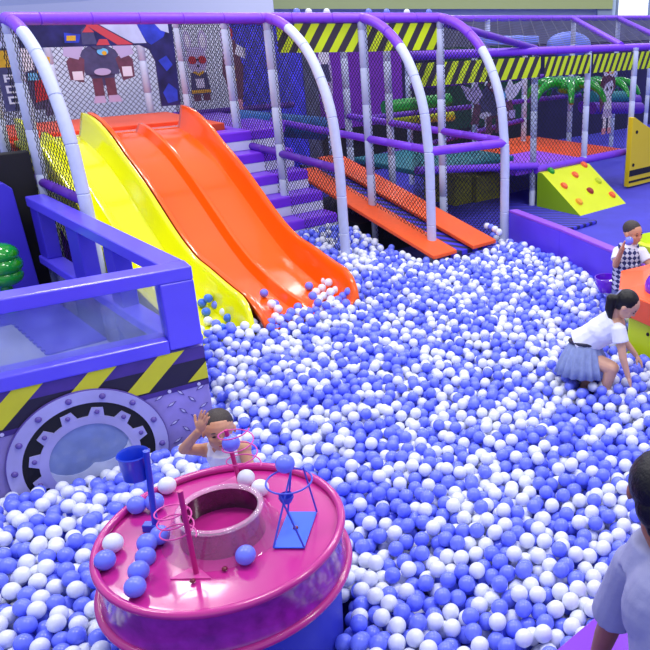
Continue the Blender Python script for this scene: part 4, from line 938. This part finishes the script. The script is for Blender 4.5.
# girl bending down
Y3 = 5.20
hd3 = Head(aty(627, 305, Y3 - .02), (.72, -.30, -.62), (.45, -.15, .85), .215)
k3 = person((aty(592, 388, 5.2).x, 5.2, .07), 'girl with a ponytail in a white shirt and blue grey skirt bending to the balls')
neck = hd3.p(0, -.2, -.36); shc = aty(612, 325, Y3 + .03); wst = aty(586, 341, Y3 + .08); hp3 = aty(580, 352, Y3 + .10)
shn = aty(619, 331, Y3 - .08); shf = shc + (shc - shn) * .9; shf.z += .0
eln = aty(623, 358, Y3 - .14); wrn = aty(628, 376, Y3 - .16); elf = shf + Vector((.14, .02, -.16)); wrf = elf + Vector((.10, -.04, -.12))
kn1 = aty(612, 368, Y3 - .10); ft1 = Vector((kn1.x - .10, kn1.y + .02, .10)); kn2 = aty(589, 378, Y3 + .04); ft2 = Vector((kn2.x - .06, kn2.y + .08, .10))
body = hd3.parts() + [('c', neck, shc, .042, .05), ('c', shn, shf, .045, .045), ('c', shc, wst, .10, .085), ('c', wst, hp3, .09, .11),
    ('c', shn, eln, .037, .03), ('c', eln, wrn, .029, .021), ('c', shf, elf, .037, .03), ('c', elf, wrf, .029, .021),
    ('c', hp3 + Vector((.04, -.06, -.02)), kn1, .075, .052), ('c', kn1, ft1, .05, .032), ('c', ft1, ft1 + Vector((.10, -.02, -.02)), .03, .026),
    ('c', hp3 + Vector((0, .04, -.02)), kn2, .075, .05), ('c', kn2, ft2, .05, .032), ('c', ft2, ft2 + Vector((.10, -.02, -.02)), .03, .026)]
body += hand(wrn, (.35, -.1, -1), (-.6, .2, -.2), .13, .25, 1) + hand(wrf, (.6, -.1, -.8), (-.6, .2, -.2), .13, .3, -1)
blob('body', body, 'skin', k3, .0052, 3); hd3.face(k3)
PT = hd3.c + Vector((-.115, 0, .045))
blob('hair', [hd3.e(0, -.10, .14, .39, .42, .38), hd3.e(0, -.2, -.05, .33, .32, .3), ('c', hd3.c + Vector((-.07, 0, .05)), PT, .03, .04), ('c', PT, PT + Vector((-.012, -.01, -.07)), .04, .036), ('c', PT + Vector((-.012, -.01, -.07)), PT + Vector((-.004, -.02, -.15)), .036, .012)], 'hair', k3, .005, 2)
tag(MB().lathe([(0.024, -0.008), (0.034, 0.0), (0.024, 0.008)], hd3.p(0, -.5, .12), 'cloth_grey', n=20, axis=(hd3.R @ Vector((0, 1, 0)))).build('hair_tie', k3, smooth=True), None)
dsl = (eln - shn).normalized()
blob('shirt', [('c', shn, shf, .056, .056), ('f', shc + (shc - wst) * .2, wst, .118, .112), ('e', shc.lerp(wst, .35), (.135, .12, .11)), ('f', shn - dsl * .03, shn.lerp(eln, .42), .054, .062), ('f', shf, shf.lerp(elf, .42), .054, .06), ('f', wst.lerp(shc, .1), wst + (wst - shc).normalized() * .05, .115, .125)], 'cloth_white', k3, .006, 3)
# pleated skirt
ax = (Vector((-.02, -.06, -.36))).normalized(); top = wst + (wst - shc).normalized() * .01; mb = MB(); prof = []
u = ax.orthogonal().normalized(); v = ax.cross(u); n = 96; rings = []
for j, (dist, r, amp) in enumerate(((0, .108, 0), (.04, .132, .004), (.10, .160, .009), (.17, .184, .013), (.245, .204, .016))):
    c = top + ax * dist + Vector((.0, -.01, 0)) * (dist / .3)
    rings.append([c + (u * math.cos(2 * math.pi * k / n) + v * math.sin(2 * math.pi * k / n)) * (r + amp * math.sin(k * 2 * math.pi / n * 18)) for k in range(n)])
vs = [p for r in rings for p in r]; fs = [(j * n + k, j * n + (k + 1) % n, (j + 1) * n + (k + 1) % n, (j + 1) * n + k) for j in range(4) for k in range(n)]
sk = mb.add(vs, fs, 'denim').build('skirt', k3, smooth=True); sf = sk.modifiers.new('t', 'SOLIDIFY'); sf.thickness = .006
MB().tube([top + (u * math.cos(a) + v * math.sin(a)) * .115 for a in [2 * math.pi * k / 32 for k in range(32)]], .013, 'belt', n=8, closed=True).build('belt', k3, smooth=True)

# nearest child, seen from behind at the right edge
Y4 = 1.86
hd4 = Head(aty(659, 489, Y4), (.05, .98, -.22), (0, .12, 1), .235)
k4 = person((.52, 1.8, 0), 'person with dark hair and pale grey T-shirt, seen from behind at the lower right corner')
nk = hd4.p(0, -.08, -.45); ch = Vector((.56, 1.72, nk.z - .24)); hip = Vector((.60, 1.62, ch.z - .36))
shl = aty(634, 566, 1.86); shr = Vector((shl.x + .30, shl.y - .06, shl.z + .01)); ell = aty(606, 634, 1.98); wrl = Vector((ell.x - .02, ell.y + .05, .80)); elr = shr + Vector((.06, .05, -.24)); wrr = elr + Vector((-.06, .16, -.14))
body = hd4.parts() + [('c', nk, ch + EZ * .16, .052, .065), ('c', shl, shr, .055, .055), ('c', ch + EZ * .05, hip, .12, .12), ('c', shl, ell, .048, .04), ('c', ell, wrl, .04, .027), ('c', shr, elr, .048, .04), ('c', elr, wrr, .04, .027)]
for sx in (-.08, .08):
    kn = Vector((hip.x + sx, hip.y + .02, .45)); body += [('c', hip + Vector((sx, 0, -.02)), kn, .08, .056), ('c', kn, Vector((kn.x, hip.y, .10)), .055, .036), ('c', Vector((kn.x, hip.y, .05)), Vector((kn.x, hip.y + .15, .04)), .038, .032)]
body += hand(wrl, (-.1, .5, -.85), (0, -.3, -1), .16, .2, 1) + hand(wrr, (-.3, .8, -.4), (0, -.3, -1), .16, .2, -1)
blob('body', body, 'skin_arm', k4, .0065, 3); hd4.face(k4)
blob('hair', [hd4.e(0, -.09, .12, .40, .44, .41), hd4.e(0, -.22, -.12, .33, .27, .34), hd4.e(0, -.27, -.34, .2, .14, .24)], 'hair', k4, .006, 3)
dsl = (ell - shl).normalized(); dsr = (elr - shr).normalized()
blob('t_shirt', [('c', shl + EZ * .005, shr + EZ * .005, .068, .068), ('f', nk - EZ * .05, nk - EZ * .14, .075, .11), ('e', ch + EZ * .03, (.175, .135, .19)), ('f', ch, hip - EZ * .03, .155, .16), ('f', shl - dsl * .02, shl.lerp(ell, .66), .068, .080), ('f', shr - dsr * .02, shr.lerp(elr, .7), .068, .078)], 'cloth_grey', k4, .007, 4)
blob('trousers', [('f', hip + EZ * .06, hip - EZ * .1, .135, .145)] + [('f', hip + Vector((sx, 0, -.02)), Vector((hip.x + sx, hip.y + .01, .10)), .095, .06) for sx in (-.08, .08)], 'vest_navy', k4, .009, 3)

# ------------------------------------------------------------------ balls
DB = 0.082; RB = 0.041
ico = {}
def ball_mesh(m):
    if m not in ico:
        bm = bmesh.new(); bmesh.ops.create_icosphere(bm, subdivisions=4, radius=RB); me = bpy.data.meshes.new('ball'); bm.to_mesh(me); bm.free()
        me.polygons.foreach_set('use_smooth', [True] * len(me.polygons)); me.materials.append(M[m]); ico[m] = me
    return ico[m]
def ball(p, m, label, group=None):
    o = bpy.data.objects.new('ball', ball_mesh(m)); COL.objects.link(o); o.location = p; return tag(o, label, 'ball', group)
# loose balls on the table
for x, y, m, z, lb in ((113, 543, 'ball_white', None, 'white ball near the left rim of the pink table'), (105, 560, 'ball_blue', None, 'blue ball just below the white one at the left rim of the pink table'),
        (147, 543, 'ball_blue', None, 'blue ball by the foot of the basket pole'), (145.5, 557, 'ball_blue', .883, 'blue ball mostly hidden behind the front two on the pink table'), (138.6, 571, 'ball_blue', None, 'blue ball second from front in the row on the pink table'),
        (135, 587, 'ball_blue', None, 'frontmost blue ball on the pink table'), (245.5, 555, 'ball_blue', None, 'single blue ball on the pink table right of the clear guard'),
        (167, 485.5, 'ball_white', None, 'white ball on the rear left of the pink table'), (260, 488, 'ball_white', None, 'white ball on the pink table right of the rear spring stand'),
        (246, 478, 'ball_white', None, 'white ball behind the rear spring stand on the pink table'), (136.5, 505, 'ball_blue', None, 'blue ball on the table rim under the blue basket'),
        (154.6, 502, 'ball_blue', None, 'blue ball behind the basket pole on the pink table'), (160, 535, 'ball_blue', None, 'blue ball touching the basket pole on the pink table')):
    ball(atz(x, y, TT + RB if z is None else z), m, lb)
ball(aty(231, 443, 3.08), 'ball_blue', 'blue ball caught in the rear pink spring before the toddler')
ball(aty(285, 464, 2.77), 'ball_blue', 'blue ball resting on top of the wire hoop stand')

# surface level of the pit
def level(x, y):
    w = (x + y) / R2; b = (-x + y) / R2
    h = 0.335 + 0.025 * math.sin(x * 2.3 + 1) * math.cos(y * 1.9) + 0.02 * math.sin(x * 5.1 + y * 4.3)
    if 3.9 < w < 5.9: h += .26 * max(0, min(1, (b - 6.9) / 1.1)) * min(1, (w - 3.9) / .4, (5.9 - w) / .3)
    q = Vector((x, y, 0)) - FO; s = q.dot(FE); d = q.dot(FN)
    if s > -.15 and d > -.1: h -= .29 * math.exp(-max(d, 0) / .40) * max(0, min(1, (s + .15) / .5))
    if 2.1 < w < 4.0: h += .075 * math.exp(-((b - 5.9) / .3) ** 2)
    h += 0.05 * math.exp(-((w - 4.5) ** 2 + (b - 6.4) ** 2) / 0.4) + 0.04 * math.exp(-((w - 6.3) ** 2 + (b - 5.6) ** 2) / 0.6)
    return h
wallw = [(proj((p.x, p.y, .4)), p) for p in pts]
wpts = [atz(509, 210, 0.68), atz(560, 229, 0.68), atz(625, 256, 0.68), atz(700, 290, 0.68), atz(860, 370, 0.68)]
def inside(x, y):
    w = (x + y) / R2; b = (-x + y) / R2
    if b < 1.37 + RB or b > 8.6: return False
    px_, py_, dz = proj((x, y, .36))
    if px_ < -45 or px_ > 700 or py_ > 705: return False
    q = Vector((x, y, 0)) - FO
    s = q.dot(FE); d = q.dot(FN)
    if s > 0 and d < RB: return False
    if s <= 0 and w < 2.035 + RB and b > 4.7: return False
    # slides, stairs and ramp
    if 2.2 < w < 4.06 and b > (5.96 if 2.32 < w < 3.85 else 5.78): return False
    if w <= 2.2 and b > 5.2: return False
    if 4.06 <= w < 5.24 and b > 7.84: return False
    if 5.24 <= w < 5.38 and b > 8.5: return False
    if 5.36 <= w < 6.60 and b > 6.22: return False
    if w >= 6.60 and b > 6.72: return False
    # barrier polyline: stay on the camera side
    for a, c in zip(wpts, wpts[1:]):
        if a.x - .001 <= x <= c.x:
            f = (x - a.x) / (c.x - a.x)
            if y > a.y + (c.y - a.y) * f - RB * 1.2: return False
    if x > wpts[-1].x: return False
    if x < wpts[0].x and w > 6.8 and b > 6.4: return False
    if (x - TC.x) ** 2 + (y - TC.y) ** 2 < 0.505 ** 2: return False
    if (x - GT.x) ** 2 + (y - GT.y) ** 2 < 0.60 ** 2: return False
    if (x - k1.location.x) ** 2 + (y - Y1 - .04) ** 2 < .13 ** 2: return False
    if (x - ch2.x) ** 2 + (y - ch2.y) ** 2 < .15 ** 2: return False
    if (x - k3.location.x - .0) ** 2 + (y - 5.2) ** 2 < .08 ** 2: return False
    return True
ch2 = Vector((hd2.c.x - .03, Y2 + .02, 0))
cell = {}
def ck_(x, y): return (int(math.floor(x / DB)), int(math.floor(y / DB)))
balls = []
def support(x, y):
    cx, cy = ck_(x, y); z = -1; who = None
    for i in (-1, 0, 1):
        for j in (-1, 0, 1):
            for (bx, by, bz) in cell.get((cx + i, cy + j), ()):
                d2 = (bx - x) ** 2 + (by - y) ** 2
                if d2 < DB * DB:
                    zz = bz + math.sqrt(DB * DB - d2)
                    if zz > z: z = zz; who = (bx, by)
    return z, who
def put(x, y, z):
    balls.append((x, y, z)); cell.setdefault(ck_(x, y), []).append((x, y, z))
sim = random.Random(11)
xs0, xs1, ys0, ys1 = -3.4, 3.2, 1.6, 10.9
row = 0; y = ys0; pitch = DB * 1.03
while y < ys1:
    x = xs0 + (row % 2) * pitch / 2
    while x < xs1:
        xx = x + sim.uniform(-.012, .012); yy = y + sim.uniform(-.012, .012)
        if inside(xx, yy): put(xx, yy, level(xx, yy) - DB * 1.55 + sim.uniform(-.022, .022))
        x += pitch
    y += pitch * .866; row += 1
base_n = len(balls)
cand = [(b[0], b[1]) for b in balls]
tries = int(base_n * 5.5)
for t in range(tries):
    bx, by = cand[sim.randrange(base_n)]
    x = bx + sim.uniform(-.04, .04); y = by + sim.uniform(-.04, .04)
    if not inside(x, y): continue
    z, who = support(x, y)
    if who is None: continue
    st = .02
    for it in range(9):        # roll downhill off the ball below
        best = (z, x, y, who)
        ax_, ay_ = x - who[0], y - who[1]; L = math.hypot(ax_, ay_) or 1e-6
        for da in (0, .9, -.9, 1.8, -1.8):
            c, s_ = math.cos(da), math.sin(da)
            nx = x + (ax_ * c - ay_ * s_) / L * st; ny = y + (ax_ * s_ + ay_ * c) / L * st
            z2, w2 = support(nx, ny)
            if w2 is not None and z2 < best[0] - 1e-5: best = (z2, nx, ny, w2)
        if best[0] >= z - 1e-5: st *= .5
        z, x, y, who = best
        if st < .004: break
    if not inside(x, y): continue
    if z < level(x, y) + sim.uniform(-.012, .02): put(x, y, z)
# balls that ran up onto the slide ends
slide_balls = []
def bedz(b):
    t = b - 5.80; 
    for (t0, z0, _), (t1, z1, _) in zip(ZT, ZT[1:]):
        if t0 <= t <= t1: return z0 + (z1 - z0) * (t - t0) / (t1 - t0)
    return .34
SB = [(316, 292), (322, 288), (329, 287), (336, 290), (324, 296), (331, 297), (338, 300), (343, 296), (319, 299), (329, 304), (340, 308), (346, 303), (349, 296), (334, 281), (325, 281), (351, 309), (344, 312), (264, 293), (275, 304), (278, 309), (272, 308), (298, 307), (305, 311), (291, 312), (310, 318), (202, 303), (209, 304), (216, 305), (206, 312), (224, 312), (228, 318), (208, 321), (216, 324), (200, 330), (214, 331), (222, 328), (309, 286), (313, 300), (349, 289)]
for x, y in SB:
    z = .5
    for it in range(6):
        p = atz(x, y, z); b = (-p.x + p.y) / R2; w = (p.x + p.y) / R2; z = bedz(b) + RB + .004
    p = atz(x, y, z)
    q = [s for s in slide_balls if (s - p).length < DB * .98]
    if q: p.z = max(p.z, max(s.z for s in q) + .045)
    slide_balls.append(p)
r3 = random.Random(5)
for p in slide_balls:
    w = (p.x + p.y) / R2; on_y = w < 2.93
    m = 'ball_azure' if on_y and r3.random() < .6 else ('ball_blue' if r3.random() < .5 else 'ball_white')
    c = {'ball_azure': 'azure', 'ball_blue': 'blue', 'ball_white': 'white'}[m]; sname = 'yellow' if on_y else 'orange'
    ball(p, m, '%s ball lying on the lower end of the %s slide' % (c, sname), '%s balls on the %s slide' % (c, sname))
for x, y, m in ((487, 229, 'ball_white'), (491, 230, 'ball_blue'), (495, 232, 'ball_white'), (499, 235, 'ball_white')):
    ball(atz(x, y - 3, .50), m, ('white' if m == 'ball_white' else 'blue') + ' ball piled at the end of the orange ramp rail', 'balls at the ramp end')
# individual balls: the ones that show largest
def hidden(p):
    c = Vector((0, 0, CAMZ)); q = Vector(p)
    for k in range(12, 60):
        s = c.lerp(q, k / 60)
        if (s.x - TC.x) ** 2 + (s.y - TC.y) ** 2 < .54 ** 2 and s.z < .89: return True
        qf = s - FO
        if qf.dot(FE) > -.02 and qf.dot(FN) < .02 and s.z < .85: return True
        if s.y < 2.15 and s.x > .30 + (1.9 - s.y) * .1 and s.x < .9 and s.z > .2 and s.z < 1.75: return True
    return False
vis = []
for i, (x, y, z) in enumerate(balls):
    px_, py_, dz = proj((x, y, z))
    if not (-8 < px_ < 658 and py_ < 660): continue
    over = 0
    cx, cy = ck_(x, y); dirc = Vector((-x, -y, CAMZ - z)).normalized()
    for ii in (-1, 0, 1):
        for jj in (-1, 0, 1):
            for (ax_, ay_, az_) in cell.get((cx + ii, cy + jj), ()):
                v = Vector((ax_ - x, ay_ - y, az_ - z)); tt = v.dot(dirc)
                if tt > .01:
                    pd = (v - dirc * tt).length
                    if pd < DB: over += (1 - pd / DB)
    vis.append((dz + over * .5, i, over))
vis.sort()
single = set(); nearest = []
for s_, i, ov in vis:
    if len(single) >= 300: break
    if ov > 1.3 or hidden(balls[i]): continue
    single.add(i)
colr = random.Random(3); cols = []
def noise2(x, y): return math.sin(x * 3.1 + 1.3 * math.sin(y * 2.2)) * math.cos(y * 2.7 + math.sin(x * 1.7))
for x, y, z in balls: cols.append('ball_blue' if colr.random() < .53 + .10 * noise2(x, y) else 'ball_white')
for i in sorted(single):
    x, y, z = balls[i]; m = cols[i]; cn = 'blue' if m == 'ball_blue' else 'white'
    px_, py_, dz = proj((x, y, z))
    if px_ < 215: reg = ('in the pit between the porthole board and the pink table', 'balls left of the pink table')
    elif px_ < 470: reg = ('in the pit just right of the pink table', 'balls right of the pink table')
    else: reg = ('in the near pit beside the person in the grey T-shirt', 'balls near the person in grey')
    ball(balls[i], m, '%s plastic ball lying %s' % (cn, reg[0]), '%s %s' % (cn, reg[1]))
# the thousands beyond them
bm = bmesh.new(); bmesh.ops.create_icosphere(bm, subdivisions=2, radius=RB); tv = np.array([v.co[:] for v in bm.verts], dtype=np.float32); tf = np.array([[v.index for v in f.verts] for f in bm.faces], dtype=np.int32); bm.free()
bm = bmesh.new(); bmesh.ops.create_icosphere(bm, subdivisions=3, radius=RB); tv3 = np.array([v.co[:] for v in bm.verts], dtype=np.float32); tf3 = np.array([[v.index for v in f.verts] for f in bm.faces], dtype=np.int32); bm.free()
V = []; F = []; MI = []; off = 0
for i, p in enumerate(balls):
    if i in single: continue
    a, f = (tv3, tf3) if p[1] < 4.6 else (tv, tf)
    V.append(a + np.array(p, dtype=np.float32)); F.append(f + off); MI.append(np.full(len(f), 0 if cols[i] == 'ball_blue' else 1, dtype=np.int32)); off += len(a)
V = np.concatenate(V); F = np.concatenate(F); MI = np.concatenate(MI)
me = bpy.data.meshes.new('pit_balls'); me.vertices.add(len(V)); me.vertices.foreach_set('co', V.ravel())
me.loops.add(len(F) * 3); me.loops.foreach_set('vertex_index', F.ravel()); me.polygons.add(len(F))
me.polygons.foreach_set('loop_start', np.arange(0, len(F) * 3, 3, dtype=np.int32)); me.polygons.foreach_set('loop_total', np.full(len(F), 3, dtype=np.int32))
me.materials.append(M['ball_blue']); me.materials.append(M['ball_white']); me.polygons.foreach_set('material_index', MI); me.polygons.foreach_set('use_smooth', np.ones(len(F), dtype=bool))
me.update(calc_edges=True); me.validate()
o = bpy.data.objects.new('pit_balls', me); COL.objects.link(o); tag(o, 'thousands of blue and white plastic balls filling the rest of the pit', 'balls', kind='stuff')
print('BALLS', len(balls), 'single', len(single))

# ------------------------------------------------------------------ light
wd_ = bpy.data.worlds.new('hall_light'); scene.world = wd_; wd_.use_nodes = True
bg = wd_.node_tree.nodes['Background']; bg.inputs['Color'].default_value = lin((214, 222, 255)); bg.inputs['Strength'].default_value = 0.88
def area(x, y, z, sx, sy, e, col=(1, .97, .95)):
    l = bpy.data.lights.new('ceiling_lamp', 'AREA'); l.shape = 'RECTANGLE'; l.size = sx; l.size_y = sy; l.energy = e; l.color = col
    o = bpy.data.objects.new('ceiling_lamp', l); COL.objects.link(o); o.location = (x, y, z); return o
for x, y in ((-4.5, 3.5), (-.5, 3.5), (3.5, 3.5), (-4.5, 8.5), (-.5, 8.5), (3.5, 8.5), (-3, 14), (3, 14), (-6, 20), (0, 20), (6, 20)):
    area(x, y, 6.5, 1.6, 0.8, 128)
